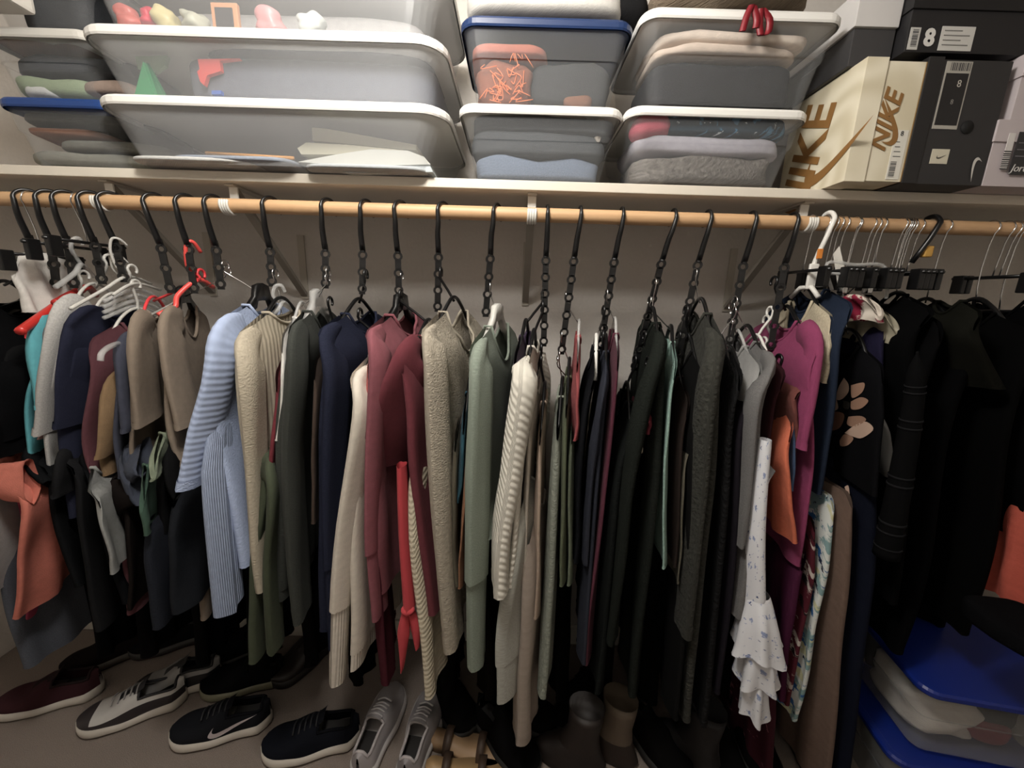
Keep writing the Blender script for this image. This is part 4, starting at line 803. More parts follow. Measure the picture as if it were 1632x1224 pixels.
MB().add(*tube([(X_(325, 237, 1.05), uy+.08, s1+.035), (X_(468, 246, 1.05), uy+.075, s1+.028)], .004, 6)).build('pencil', plastic('#d99a4c', .5)); tag(bpy.data.objects['pencil'], 'orange yellow pencil lying in the bottom underbed bin', 'pencil')
for i in range(3):
    lump('paper_stack', ['grey blue paper pad lying flat under the pencil', 'white paper sheets spread at left in the bottom underbed bin', 'thin grey folder under the white folded cloths'][i], 'paper', ([um-.12, um-.22, um+.2][i], uy+.12, s1+[.012, .007, .002][i]), (.3, .18, .012), fb(['#8a93a2', '#c3c3c0', '#a8adb0'][i]), 6, .002, 5, i)
lump('fabric_stack', 'grey blue folded fabric filling the middle underbed bin', 'fabric', (um+.07, uy+.205, s2+.056), (.60, .29, .095), fb('#666b78'), 9, .003, 4, 1)
lump('fabric_stack', 'slate folded fabric above the grey blue one in the middle underbed bin', 'fabric', (um+.08, uy+.19, s2+.122), (.56, .27, .025), fb('#5a5c62'), 5, .006, 6, 8)
lump('fabric_stack', 'tan paper bag lying on top in the middle underbed bin', 'paper', (um-.08, uy+.17, s2+.140), (.34, .24, .012), fb('#8b7360'), 5, .006, 6, 4)
grn = plastic('#2e8f5a', .6); red = plastic('#d2453f', .6)
yy = uy+.046
paper('paper_cone', 'bright green pointed paper shape in the middle underbed bin', 'paper', [(228, 98), (247, 152), (214, 152)], yy, grn)
paper('paper_cone', 'darker green pointed paper shape beside the bright one', 'paper', [(232, 98), (262, 152), (249, 152)], yy+.012, plastic('#23744c', .6))
paper('paper_card', 'pale green paper card behind the pointed green shapes', 'paper', [(215, 90), (266, 88), (262, 104), (246, 116), (220, 110)], yy+.03, plastic('#8fa58c', .6))
paper('paper_card', 'coral red folded paper cut out in the middle underbed bin', 'paper', [(315, 94), (382, 93), (350, 97), (352, 113), (330, 120), (325, 136), (319, 130), (314, 114), (318, 110)], yy, red)
paper('paper_card', 'small blue paper tab at the lid below the red cut out', 'paper', [(337, 144), (352, 144), (352, 150), (337, 150)], yy, plastic('#3d62b4', .6))
for i, (px, c, w, nm, lb) in enumerate(((206, '#c9655c', .05, 'toy', 'pale red toy in the top underbed bin'), (243, '#d0344c', .03, 'toy', 'crimson small toy in the top underbed bin'), (268, '#cbbf8f', .04, 'toy', 'yellow cream toy in the top underbed bin'), (308, '#b9b9a9', .05, 'toy', 'grey green glass toy in the top underbed bin'), (432, '#c98a8c', .06, 'toy', 'pink ring shaped toy in the top underbed bin'), (497, '#bcc0bd', .05, 'toy', 'clear wrapped toy at right in the top underbed bin'))):
    p = P(px, 26, uy+.06); lump(nm, lb, 'toy', (p.x, p.y, s3+.030), (w, .05, .05), plastic(c, .4), 2.4, .014, 30, i*5)
t = thing('photo_frame', 'small orange edged photo frame in the top underbed bin', 'frame', (X_(358, 25, uy+.05), uy+.05, s3))
fx = X_(358, 25, uy+.05); MB().add(*bbox_bev(fx-.030, fx+.030, uy+.05, uy+.06, s3+.004, s3+.065, .002)).build('border', plastic('#c98f66', .5), t, smooth=False)
MB().add(*bbox_bev(fx-.020, fx+.020, uy+.047, uy+.0495, s3+.012, s3+.054, .0008)).build('picture', plastic('#2e2b2c', .4), t, smooth=False)
lump('fabric_stack', 'pale grey fabric filling the top underbed bin', 'fabric', (um, uy+.24, s3+.06), (.66, .2, .1), fb('#b3b0ae'), 6, .006, 5, 6)
# left bins
ly = 1.03
lx1 = X_(176, 165, ly); lx0 = X_(-14, 165, ly)
hl1 = Z_(60, 152, ly)-SHZ; HL2 = Z_(60, 40, ly)-SHZ-hl1
storage_bin('clear bin with blue lid at the left end of the shelf', lx0, lx1, ly, .33, SHZ+.001, hl1, .03, TUB, LIDB)
storage_bin('clear bin with white lid stacked on the left blue lidded bin', lx0-.01, lx1-.02, ly, .33, SHZ+.001+hl1, HL2, .03, TUB, plastic('#c9c6bf', .4))
storage_bin('dark filled clear bin at the top left corner of the picture', lx0-.005, lx1-.02, ly, .33, SHZ+.001+hl1+HL2, .17, .03, TUB, LIDW)
lc = (lx0+lx1)/2
for i, (dx, dz, sx, sz, c, lb) in enumerate(((0, .025, .34, .035, '#8b8a7e', 'grey papers flat in the left blue lidded bin'), (.05, .055, .28, .03, '#77766c', 'rumpled grey green paper in the left blue lidded bin'), (-.06, .085, .2, .022, '#a86a48', 'orange brown envelope in the left blue lidded bin'), (0, .115, .32, .03, '#55534e', 'dark grey folder in the left blue lidded bin'))):
    lump('paper_stack', lb, 'paper', (lc+dx, ly+.15, SHZ+.006+dz), (sx, .2, sz), fb(c), 4, .008, 10, i*2, rot=.05*i)
z_ = SHZ+hl1+.008
for i, (dx, dz, sx, sz, c, lb) in enumerate(((-.03, .03, .22, .05, '#8fa27c', 'pale green cloth in the middle left bin'), (-.06, .02, .1, .035, '#c7c9c8', 'white small parcel in the middle left bin'), (.1, .03, .14, .04, '#a08878', 'striped tan papers in the middle left bin'), (.0, .085, .32, .05, '#3f434a', 'dark slate fabric in the middle left bin'), (-.06, .13, .24, .03, '#86644f', 'copper brown cloth on top in the middle left bin'))):
    lump('folded_cloth', lb, 'cloth', (lc+dx, ly+.13+.02*(i == 3), z_+dz), (sx, .2, sz), fb(c), 4, .008, 12, i*3)
lump('folded_cloth', 'black fabric in the top left corner bin', 'cloth', (lc+.03, ly+.16, z_+HL2+.05), (.3, .22, .09), fb('#2a2c30'), 4, .008, 10, 3)
o = MB().add(*bbox_bev(lx0-.11, lx0+.16, ly-.055, ly-.006, z_+HL2+.005, z_+HL2+.06, .008)).build('white_box', plastic('#c9c4bb', .5), smooth=False); tag(o, 'off white flat box edge in front of the top left corner bin', 'box')
# middle bins
my = 1.03
mx0, mx1 = X_(730, 170, my), X_(996, 178, my)
hm1 = Z_(860, 164, my)-SHZ
storage_bin('clear bin with white lid, lower one of the middle stack', mx0, mx1, my, .31, SHZ+.001, hm1, .032, TUB, LIDW)
storage_bin('clear bin with dark blue lid, upper one of the middle stack', mx0+.004, mx1+.008, my, .31, SHZ+.001+hm1, .176, .030, TUB, plastic('#1d3158', .25))
mc = (mx0+mx1)/2; zb = SHZ+.007; zt_ = SHZ+hm1+.008
lump('folded_jeans', 'light blue denim folded at the bottom of the lower middle bin', 'trousers', (mc+.0, my+.145, zb+.03), (.32, .2, .055), fb('#6c7b92', 'melange'), 6, .012, 16, 2)
lump('folded_cloth', 'dark slate cloth above the denim in the lower middle bin', 'cloth', (mc, my+.14, zb+.085), (.34, .21, .06), fb('#45494d'), 6, .012, 14, 5)
lump('folded_cloth', 'charcoal grey cloth near the top of the lower middle bin', 'cloth', (mc+.01, my+.137, zb+.125), (.355, .22, .04), fb('#393c40'), 6, .012, 14, 9)
lump('folded_cloth', 'beige pink cloth topmost in the lower middle bin', 'cloth', (mc+.04, my+.13, zb+.148), (.17, .21, .018), fb('#b9a79a'), 5, .005, 18, 4)
o = lump('lace_trim', 'cream lace edging at the right in the lower middle bin', 'cloth', (mx1-.05, my+.045, zb+.12), (.022, .016, .06), fb('#c0b6a6'), 2.5, .006, 30, 4, rot=.2)
lump('orange_mesh_bag', 'orange mesh bag at left in the upper middle bin', 'bag', (mc-.09, my+.10, zt_+.055), (.14, .12, .10), fb('#8a4a30'), 4, .012, 22, 3)
mb = MB(); rnd = random.Random(3)
for i in range(34):
    a = Vector((mc-.085+rnd.uniform(-.055, .05), my+.036, zt_+.055+rnd.uniform(-.045, .045))); lim = lambda v: Vector((max(mc-.15, min(mc-.02, v.x)), v.y, max(zt_+.006, min(zt_+.115, v.z))))
    mb.add(*tube(smooth_path([a, lim(a+Vector((rnd.uniform(-.02, .02), -.003, rnd.uniform(-.02, .02)))), lim(a+Vector((rnd.uniform(-.03, .03), 0, rnd.uniform(-.03, .03))))], 7), .0011, 5))
mb.build('netting', plastic('#e07a4a', .5), bpy.data.objects['orange_mesh_bag'], local=True).parent = bpy.data.objects['orange_mesh_bag']
lump('folded_cloth', 'orange flat cloth over the mesh bag in the upper middle bin', 'cloth', (mc-.08, my+.125, zt_+.118), (.19, .19, .025), fb('#b05a42'), 5, .008, 14, 7)
lump('folded_cloth', 'dark grey cloth at right in the upper middle bin', 'cloth', (mc+.075, my+.15, zt_+.06), (.20, .2, .10), fb('#3a3c3e'), 6, .012, 14, 8)
lump('folded_cloth', 'brown orange cloth corner low at right in the upper middle bin', 'cloth', (mc+.09, my+.055, zt_+.016), (.07, .04, .03), fb('#7d513b'), 3, .006, 20, 9)
lump('pillow', 'white quilted bedding folded on the dark blue lid', 'bedding', (mc+.0, my+.13, zt_+.176+.035), (mx1-mx0-.02, .27, .075), fb('#c9c5bd'), 4.5, .008, 7, 5, group='soft things on top of the bins')
# right bins
ry = 1.02
rx0, rx1 = X_(1002, 176, ry), X_(1296, 186, ry)
hr1 = Z_(1150, 168, ry)-SHZ
storage_bin('clear bin with white lid, lower one of the right stack', rx0, rx1, ry, .32, SHZ+.001, hr1, .032, TUB, LIDW)
storage_bin('clear bin with white lid, upper one of the right stack', rx0+.012, rx1+.03, ry-.015, .33, SHZ+.001+hr1, .185, .034, TUB, LIDW)
rc = (rx0+rx1)/2; zt2 = SHZ+hr1+.008
lump('folded_blanket', 'grey fuzzy patterned blanket at the bottom of the lower right bin', 'blanket', (rc-.0, ry+.15, zb+.035), (.345, .21, .065), fb('#77716b', 'sherpa'), 6, .02, 24, 2)
lump('folded_cloth', 'lavender grey cloth in the middle of the lower right bin', 'cloth', (rc+.0, ry+.142, zb+.088), (.37, .22, .045), fb('#a9a6b2'), 6, .014, 16, 5)
lump('folded_cloth', 'dark teal printed cloth topmost in the lower right bin', 'cloth', (rc+.02, ry+.137, zb+.130), (.35, .23, .05), printed('teal', '#17303f', [('#4f7a98', 28, .56, 0.), ('#d5e0e5', 46, .64, 3.)]), 6, .008, 14, 7)
lump('folded_cloth', 'raspberry red cloth in the corner of the lower right bin', 'cloth', (rx0+.07, ry+.052, zb+.126), (.095, .07, .06), fb('#c23a55'), 2.8, .008, 18, 7)
lump('folded_jeans', 'dark charcoal trousers folded in the upper right bin', 'trousers', (rc+.01, ry+.13, zt2+.05), (.345, .21, .095), fb('#242529'), 7, .006, 9, 3)
lump('folded_cloth', 'beige folded trousers lower layer in the upper right bin', 'trousers', (rc+.01, ry+.12, zt2+.112), (.34, .22, .024), fb('#d3bda9'), 5, .009, 18, 6)
lump('folded_cloth', 'beige folded trousers top layer in the upper right bin', 'trousers', (rc+.02, ry+.118, zt2+.136), (.36, .22, .026), fb('#e6d2be'), 5, .010, 18, 8)
lump('plush_blanket', 'brown plush cloth lying on the upper right bin', 'blanket', (rc+.0, ry+.12, zt2+.185+.028), (.37, .36, .09), fb('#7b6a55', 'boucle'), 2.6, .022, 9, 8, group='soft things on top of the bins')
lump('dark_bag', 'black bag between the bedding and the brown plush cloth', 'bag', (rx0-.01, ry+.14, zt2+.19+.03), (.12, .2, .09), fb('#1b1b1c'), 3, .012, 10, 3, group='soft things on top of the bins')
t = thing('ribbon', 'red satin ribbon with two loops hanging over the white lid', 'ribbon', P(1208, 58, ry-.025))
for pl in ([(1198, 8), (1190, 25), (1183, 50)], [(1200, 10), (1206, 30), (1204, 45)], [(1212, 14), (1210, 40), (1212, 56)], [(1214, 14), (1226, 30), (1224, 52), (1213, 57)]):
    pp = smooth_path([P(a, b, ry-.026) for a, b in pl], 10); mb = MB()
    for p in pp:
        mb.v += [p+Vector((-.006, 0, 0)), p+Vector((.006, -.004, 0)), p+Vector((.006, .0, 0)), p+Vector((-.006, .003, 0))]
    for i in range(9):
        for e in range(4): mb.f.append((i*4+e, i*4+(e+1) % 4, i*4+4+(e+1) % 4, i*4+4+e))
    mb.build('ribbon_band', plastic('#7c1722', .45), t)
# ---------------------------------------------------------------- shoe boxes
def prism(parent, name, verts8, mat, smooth=False, local=False):
    return MB().add(verts8, [(0, 2, 3, 1), (4, 5, 7, 6), (0, 1, 5, 4), (2, 6, 7, 3), (0, 4, 6, 2), (1, 3, 7, 5)]).build(name, mat, parent, smooth, local=local)
def lbl(parent, name, frame, u0, u1, v0, v1, mat, th=.0012):
    """thin printed rectangle on a face; frame=(origin, U, V, outward normal)"""
    o, U, V, n = frame; v = [o+U*u+V*w+n*k for k in (.0002, th) for w in (v0, v1) for u in (u0, u1)]
    return prism(parent, name, v, mat)
def barcode(parent, frame, u0, u1, v0, v1, vertical=False, n=12, seed=1):
    rnd = random.Random(seed); o, U, V, nn = frame; mb = MB(); k = 0.
    while k < 1:
        w = rnd.uniform(.02, .07)
        if vertical: a, b, c, d = u0, u1, lerp(v0, v1, k), lerp(v0, v1, min(1, k+w))
        else: a, b, c, d = lerp(u0, u1, k), lerp(u0, u1, min(1, k+w)), v0, v1
        mb.add([o+U*a+V*c+nn*.0016, o+U*b+V*c+nn*.0016, o+U*b+V*d+nn*.0016, o+U*a+V*d+nn*.0016], [(0, 1, 2, 3)])
        k += w+rnd.uniform(.03, .06)
    return mb.build('barcode', plastic('#3a3a3c', .6), parent, smooth=False)
def txt(parent, s, frame, u, v, size, mat, ang=0., sx=1., shear=0., bold=0.):
    o, U, V, n = frame; m_ = Matrix((U, V, n)).transposed().to_4x4(); m_.translation = o+U*u+V*v+n*.0016-OFF[parent]
    return pxtext(s, size, mat, parent, m_ @ Matrix.Rotation(ang, 4, 'Z'), sx=sx, shear=shear, bold=bold)
_su = smooth_path([Vector((a, b, 0)) for a, b in ((-.10, .38), (-.13, .25), (-.10, .16), (0, .13), (.2, .17), (.5, .29), (.8, .42))], 18)
_sl = smooth_path([Vector((a, b, 0)) for a, b in ((-.10, .38), (-.18, .24), (-.21, .11), (-.14, .02), (0, 0), (.2, .06), (.5, .215), (.8, .42))], 18)
SWOOSH = [(p.x, p.y) for q in zip(_sl, _su) for p in q]
def swoosh(parent, frame, u, v, s, mat, ang=0., name='check_mark', flip=1):
    o, U, V, n = frame; ca, sa = math.cos(ang), math.sin(ang)
    pts = [((x*ca*flip-y*sa)*s+u, (x*sa*flip+y*ca)*s+v) for x, y in SWOOSH]
    mb = MB(); mb.v = [o+U*a+V*b+n*.0018 for a, b in pts]; mb.f = [(i*2, i*2+1, i*2+3, i*2+2) for i in range(len(pts)//2-1)]
    return mb.build(name, mat, parent, smooth=False)
by = .985
sw = swirlmat(); brn = plastic('#8a6437', .6)
# beige swirl box standing on its end: lid facing left
p00 = P(1345, 300, by); a0 = P(1352, 300, by); a1 = P(1444, 300, by)
bz0 = SHZ+.0008; bz1 = P(1400, 90, by).z; bx0 = P(1362, 200, by).x; bx1 = P(1457, 200, by).x; bd = .235
t = thing('shoe_box', 'cream swirl patterned shoe box standing on end beside the right bins', 'box', ((bx0+bx1)/2, by+bd/2, bz0), 'shoe boxes on the right of the shelf')
lidw = (bx1-bx0)*.36
MB().add(*bbox_bev(bx0+lidw-.02, bx1, by+.004, by+bd-.004, bz0+.003, bz1-.005, .001)).build('box_body', sw, t, smooth=False)
MB().add(*bbox_bev(bx0, bx0+lidw, by, by+bd, bz0, bz1, .001)).build('lid', sw, t, smooth=False)
MB().add(*bbox_bev(bx1, bx1+.003, by+.004, by+bd-.004, bz0+.003, bz1-.005, .0005)).build('card_edge', plastic('#9a7a4a', .7), t, smooth=False)
hgt = bz1-bz0
fr = (Vector((bx0+lidw, by+.004, bz0)), Vector((1, 0, 0)), Vector((0, 0, 1)), Vector((0, -1, 0)))
bw = bx1-bx0-lidw
txt(t, 'NIKE', fr, bw*.27, hgt*.50, .058, brn, math.radians(82), sx=.95, shear=.25, bold=.0012)
swoosh(t, fr, bw*.66, hgt*.40, .10, brn, math.radians(96), flip=1)
lbl(t, 'size_label', fr, bw*.58, bw*.93, hgt*.03, hgt*.44, plastic('#d9d6cc', .6))
barcode(t, fr, bw*.62, bw*.78, hgt*.05, hgt*.18, True); txt(t, '8', fr, bw*.76, hgt*.41, .014, plastic('#333333', .6))
for i, vv in enumerate((.22, .26, .30, .34)): lbl(t, 'printed_line', fr, bw*.64, bw*(.84-.03*i), hgt*vv, hgt*(vv+.006), plastic('#6c6a66', .6), .0018)
fl = (Vector((bx0, by+bd, bz0)), Vector((0, -1, 0)), Vector((0, 0, 1)), Vector((-1, 0, 0)))
txt(t, 'NIKE', fl, bd*.40, hgt*.30, .15, brn, math.radians(78), sx=.8, shear=.2, bold=.003)
swoosh(t, fl, bd*.62, hgt*.07, .19, brn, math.radians(8))
# black shoe box standing on end
cx0 = P(1474, 200, by).x; cx1 = P(1592, 200, by).x; cz1 = P(1530, 90, by).z
t = thing('shoe_box', 'black shoe box standing on end with a long label strip', 'box', ((cx0+cx1)/2, by+.1, bz0), 'shoe boxes on the right of the shelf')
bk = plastic('#2b2a2b', .55)
MB().add(*bbox_bev(cx0+.006, cx1, by+.004, by+.26, bz0, cz1-.004, .001)).build('box_body', bk, t, smooth=False)
MB().add(*bbox_bev(cx0-.022, cx0+.012, by+.001, by+.263, bz0, cz1, .0015)).build('lid', plastic('#201f20', .5), t, smooth=False)
fr = (Vector((cx0, by+.004, bz0)), Vector((1, 0, 0)), Vector((0, 0, 1)), Vector((0, -1, 0))); w = cx1-cx0; h = cz1-bz0
lbl(t, 'label_strip', fr, w*.12, w*.46, h*.45, h*.97, plastic('#a9a59c', .5)); lbl(t, 'label_window', fr, w*.14, w*.44, h*.48, h*.88, plastic('#201f20', .4), .0018)
barcode(t, fr, w*.18, w*.44, h*.90, h*.96); txt(t, '8', fr, w*.34, h*.80, .02, plastic('#b5b0a6', .5)); txt(t, '8', fr, w*.30, h*.66, .014, plastic('#8d8a84', .5))
lbl(t, 'square_sticker', fr, w*.20, w*.44, h*.17, h*.29, plastic('#c9c3b0', .6)); swoosh(t, fr, w*.30, h*.21, .022, plastic('#55524c', .6))
swoosh(t, fr, w*.80, h*.20, .05, plastic('#c9c6c0', .5), math.radians(250))
mb = MB().add(*tube([(cx0+w*.6, by+.0035, bz0+h*.47), (cx0+w*.6, by+.0025, bz0+h*.47)], .014, 18)); mb.build('finger_hole', plastic('#060606', .8), t)
# two white boxes at the right edge
wx0 = P(1594, 240, by).x; wx1 = wx0+.2; wz = P(1600, 190, by).z; wt = P(1615, 82, by).z
wmat = plastic('#c2b8ba', .55)
for i, (z0_, z1_, lb) in enumerate(((bz0, wz, 'white shoe box, lower of two at the right picture edge'), (wz+.001, wt, 'white shoe box, upper of two at the right picture edge'))):
    ox = -.02 if i == 0 else .004
    t = thing('shoe_box', lb, 'box', (wx0+.1, by+.12, z0_), 'shoe boxes on the right of the shelf')
    MB().add(*bbox_bev(wx0+ox+.004, wx1, by+.004, by+.27, z0_, z1_-.03, .001)).build('box_body', wmat, t, smooth=False)
    MB().add(*bbox_bev(wx0+ox, wx1+.004, by, by+.274, z1_-.045, z1_, .001)).build('lid', wmat, t, smooth=False)
    fr = (Vector((wx0+ox, by, z0_)), Vector((1, 0, 0)), Vector((0, 0, 1)), Vector((0, -1, 0))); h = z1_-z0_
    lbl(t, 'size_label', fr, .03, .045, h*.25, h*.80, plastic('#d6d2cf', .5)); barcode(t, fr, .028, .046, h*.25, h*.55, True, seed=i)
    lbl(t, 'printed_panel', fr, .052, .125, h*.18, h*.82, plastic('#2c2b2d', .5), .0015)
    if i == 0: txt(t, 'Jordan', (fr[0]+fr[3]*.001, fr[1], fr[2], fr[3]), .082, h*.27, .022, plastic('#cfccc8', .5), 0, shear=.3)
    for k in range(3): lbl(t, 'printed_line', fr, .056, .11, h*(.45+.1*k), h*(.462+.1*k), plastic('#77757a', .5), .002)
# big black box lying across on top
tz0 = max(bz1, cz1, wt)+.001; gx0 = P(1445, 60, 1.0).x-.0; gy = .995
t = thing('shoe_box', 'large black shoe box with size 8 label lying across the standing boxes', 'box', (gx0+.15, gy+.16, tz0), 'shoe boxes on the right of the shelf')
gx1 = gx0+.34; gz1 = tz0+.135
MB().add(*bbox_bev(gx0, gx1, gy+.004, gy+.34, tz0, gz1-.03, .0015)).build('box_body', plastic('#1c1b1d', .55), t, smooth=False)
MB().add(*bbox_bev(gx0-.004, gx1+.004, gy, gy+.344, gz1-.055, gz1, .0015)).build('lid', plastic('#151416', .5), t, smooth=False)
fr = (Vector((gx0, gy+.004, tz0)), Vector((1, 0, 0)), Vector((0, 0, 1)), Vector((0, -1, 0)))
lbl(t, 'barcode_label', fr, .004, .026, .004, .046, plastic('#bdbbb6', .5)); barcode(t, fr, .009, .022, .010, .042, True)
txt(t, '8', fr, .048, .026, .045, plastic('#d5d3ce', .5), bold=.0018)
lbl(t, 'size_label', fr, .072, .145, .004, .050, plastic('#c5c3be', .5))
for k in range(4): lbl(t, 'printed_line', fr, .078, .135-.018*(k % 2), .014+.009*k, .0155+.009*k, plastic('#7a7875', .5), .002)
# long side: white panel with small jumping emblem and dark band
fl = (Vector((gx0-.004, gy+.344, tz0)), Vector((0, -1, 0)), Vector((0, 0, 1)), Vector((-1, 0, 0)))
# dark shoe box behind, in the gap next to the bins
ex0 = bx0-.012; ez0 = SHZ+.001
t = thing('shoe_box', 'dark grey shoe box with a white lid panel, behind the cream box', 'box', (ex0, 1.26, bz1+.001), 'shoe boxes on the right of the shelf')
MB().add(*bbox_bev(ex0, gx0-.006, gy+.03, gy+.33, bz1+.001, bz1+.075, .0015)).build('box_body', plastic('#3a393a', .55), t, smooth=False)
MB().add(*bbox_bev(ex0-.005, gx0-.006, gy+.024, gy+.336, bz1+.076, bz1+.15, .0015)).build('lid', plastic('#c9c6c4', .5), t, smooth=False)
fe = (Vector((ex0-.005, gy+.336, bz1+.076)), Vector((0, -1, 0)), Vector((0, 0, 1)), Vector((-1, 0, 0)))
mb = MB()
for q in ([(0, 0), (.010, .012), (.014, .010), (.004, -.002)], [(0, 0), (-.010, .008), (-.012, .004), (-.002, -.003)], [(.002, .0), (.012, -.010), (.008, -.012), (-.001, -.003)], [(0, 0), (-.006, -.012), (-.002, -.012), (.003, -.002)]):
    mb.add([fe[0]+fe[1]*(.10+a)+fe[2]*(.03+b)+fe[3]*.0012 for a, b in q], [(0, 1, 2, 3)])
mb.build('emblem', plastic('#55555a', .5), t, smooth=False)
# ---------------------------------------------------------------- shoes
def shoe(label, toe_px, heel_px, upm, solem, outm, L=.285, lacem=None, swm=None, toem=None, width=.112, hi=1.08, group='shoes on the carpet', collar=None, wavy=0., cat='shoe', z=0., name='sneaker', patch=None, flip=1):
    a = PF(*toe_px, .02); b = PF(*heel_px, .02); d = (a-b); ang = math.atan2(d.y, d.x)
    c = (a+b)/2; c.z = z
    t = thing(name, label, cat, c, group, (0, 0, ang))
    # local: toe at +x
    def hw(u):  # u 0 heel .. 1 toe
        return width/2*(.62+.38*sm(u/.12) if u < .12 else 1)*(.74+.26*sm((u-.25)/.35))*math.sqrt(max(.02, 1-max(0, (u-.72)/.285)**2.4))*(math.sqrt(max(.05, 1-((.10-u)/.10)**2)) if u < .10 else 1)
    def top(u):
        if u < .42: return hi*lerp(.092, .098, sm(u/.42))
        return lerp(hi*.098, .060, sm((u-.42)/.36)) - .012*max(0, (u-.82)/.18)**2
    def zs(u): return .026 + .006*sm((.3-u)/.3) + .010*max(0, (u-.8)/.2)**2 + wavy*math.sin(u*9)
    def zb(u): return .004 + .012*max(0, (u-.82)/.18)**2
    NU, NS = 30, 20
    # sole
    mb = MB()
    for i in range(NU+1):
        u = i/NU; x = (u-.5)*L; w = hw(u)*1.06+.002
        for (k, z_) in ((.90, zb(u)), (1.03, zb(u)+.006), (1.05, (zs(u)+zb(u))/2), (1.0, zs(u)+.006)):
            mb.v += [Vector((x, -w*k, z_)), Vector((x, w*k, z_))]
    for i in range(NU):
        o = i*8; q = o+8
        for e in range(3):
            mb.f += [(o+2*e, q+2*e, q+2*e+2, o+2*e+2), (o+2*e+1, o+2*e+3, q+2*e+3, q+2*e+1)]
        mb.f += [(o, o+1, q+1, q), (o+6, q+6, q+7, o+7)]
    mb.f += [(0, 2, 3, 1), (2, 4, 5, 3), (4, 6, 7, 5)]; o = NU*8; mb.f += [(o, o+1, o+3, o+2), (o+2, o+3, o+5, o+4), (o+4, o+5, o+7, o+6)]
    mb.build('midsole', solem, t, local=True)
    mo = MB()
    for i in range(NU+1):
        u = i/NU; x = (u-.5)*L*1.0; w = hw(u)*.98+.001
        mo.v += [Vector((x, -w, zb(u)-.004)), Vector((x, w, zb(u)-.004)), Vector((x, -w, zb(u)+.003)), Vector((x, w, zb(u)+.003))]
    for i in range(NU):
        o = i*4; q = o+4; mo.f += [(o, o+1, q+1, q), (o, q, q+2, o+2), (o+1, o+3, q+3, q+1)]
    mo.build('outsole', outm, t, local=True)
    # upper
    def up(u, k, off=0.):
        ph = math.pi*k; w = hw(u)+off; h = top(u)-zs(u)+off; cx = math.cos(ph); s = math.sin(ph)
        e = .62 if u > .5 else .5
        narrow = 1-.40*(s**2)*sm((.62-u)/.3)
        return Vector(((u-.5)*L, -math.copysign(abs(cx)**e, cx)*w*narrow, zs(u)+(abs(s)**.8)*h))
    mb = MB(); mt = MB(); idx = {}
    us = [i/NU for i in range(NU+1)]
    for u in us:
        for j in range(NS+1): mb.v.append(up(u, j/NS))
    mt.v = [v.copy() for v in mb.v]
    for i in range(NU):
        for j in range(NS):
            uc = (i+.5)/NU; kc = (j+.5)/NS
            if .05 < uc < .40 and .24 < kc < .76: continue
            q = (i*(NS+1)+j, i*(NS+1)+j+1, (i+1)*(NS+1)+j+1, (i+1)*(NS+1)+j)
            (mt if (toem and (uc > .84 or (kc < .13 or kc > .87))) else mb).f.append(q)
    j0, j1 = int(.24*NS+.5), int(.76*NS+.5); i0, i1 = int(.05*NU+.5), int(.40*NU+.5)
    u_o = mb.build('upper', upm, t, local=True)
    if toem: mt.build('toe_overlay', toem, t, local=True)
    # collar
    lp = [up(i/NU, j0/NS) for i in range(i0, i1+1)] + [up(i1/NU, j/NS) for j in range(j0+1, j1)] + [up(i/NU, j1/NS) for i in range(i1, i0-1, -1)] + [up(i0/NU, j/NS) for j in range(j1-1, j0, -1)]
    MB().add(*tube(lp, .0045, 7, closed=True)).build('collar', collar or upm, t, local=True)
    mi = MB()
    for i in range(i0, i1+1):
        u = i/NU; mi.v += [Vector(((u-.5)*L, -hw(u)*.8, .045)), Vector(((u-.5)*L, hw(u)*.8, .045))]
    for i in range(i1-i0): mi.f.append((i*2, i*2+1, i*2+3, i*2+2))
    mi.build('insole', plastic('#2a2827', .9), t, local=True, smooth=False)
    # tongue and laces
    mg = MB(); n = 10
    for i in range(n):
        u = lerp(.34, .62, i/(n-1)); zz = lerp(.118*hi, top(.62)+.003, (i/(n-1))**.8); w = lerp(.026, .020, i/(n-1))
        for y, dz in ((-w, -.006), (-w*.5, .001), (0, .003), (w*.5, .001), (w, -.006)): mg.v.append(Vector(((u-.5)*L, y, zz+dz)))
    for i in range(n-1):
        for j in range(4): mg.f.append((i*5+j, i*5+j+1, i*5+6+j, i*5+5+j))
    mg.build('tongue', collar or upm, t, local=True)
    if lacem:
        for i in range(5):
            u = lerp(.42, .66, i/4); zz = max(top(u), lerp(.108*hi, top(.62)+.003, max(0, min(1, (u-.34)/.28))**.8))+.006
            MB().add(*tube(smooth_path([((u-.5)*L, -.024, zz-.008), ((u-.495)*L, 0, zz+.002), ((u-.5)*L, .024, zz-.008)], 9), .0028, 6)).build('lace', lacem, t, local=True)
    if swm:
        mb = MB()
        for sy in (-1, 1):
            o = len(mb.v)
            for x, y in SWOOSH:
                u = .46-.46*x; k = .035+.40*y
                p = up(max(.02, min(.98, u)), k if sy < 0 else 1-k, .0022); mb.v.append(p)
            mb.f += [(o+i*2, o+i*2+1, o+i*2+3, o+i*2+2) for i in range(17)]
        mb.build('check_mark', swm, t, local=True, smooth=False)
    return t
wsole = plastic('#b9b2a8', .5); dsole = plastic('#3a2226', .6)
shoe('maroon knit sneaker with white sole at the far left on the carpet', (12, 1122), (152, 1096), fb('#3f2026', 'melange'), wsole, plastic('#8a8378', .6), L=.29, lacem=None, wavy=.002, collar=fb('#2a1f20'))
shoe('white leather sneaker with black toe cap and scuffed sole', (147, 1148), (281, 1110), plastic('#b9b6b2', .45), wsole, plastic('#7c746c', .6), L=.29, lacem=plastic('#8f8c8a', .7), toem=plastic('#2a2527', .4), wavy=.003, collar=plastic('#1d1c20', .6), hi=1.05)
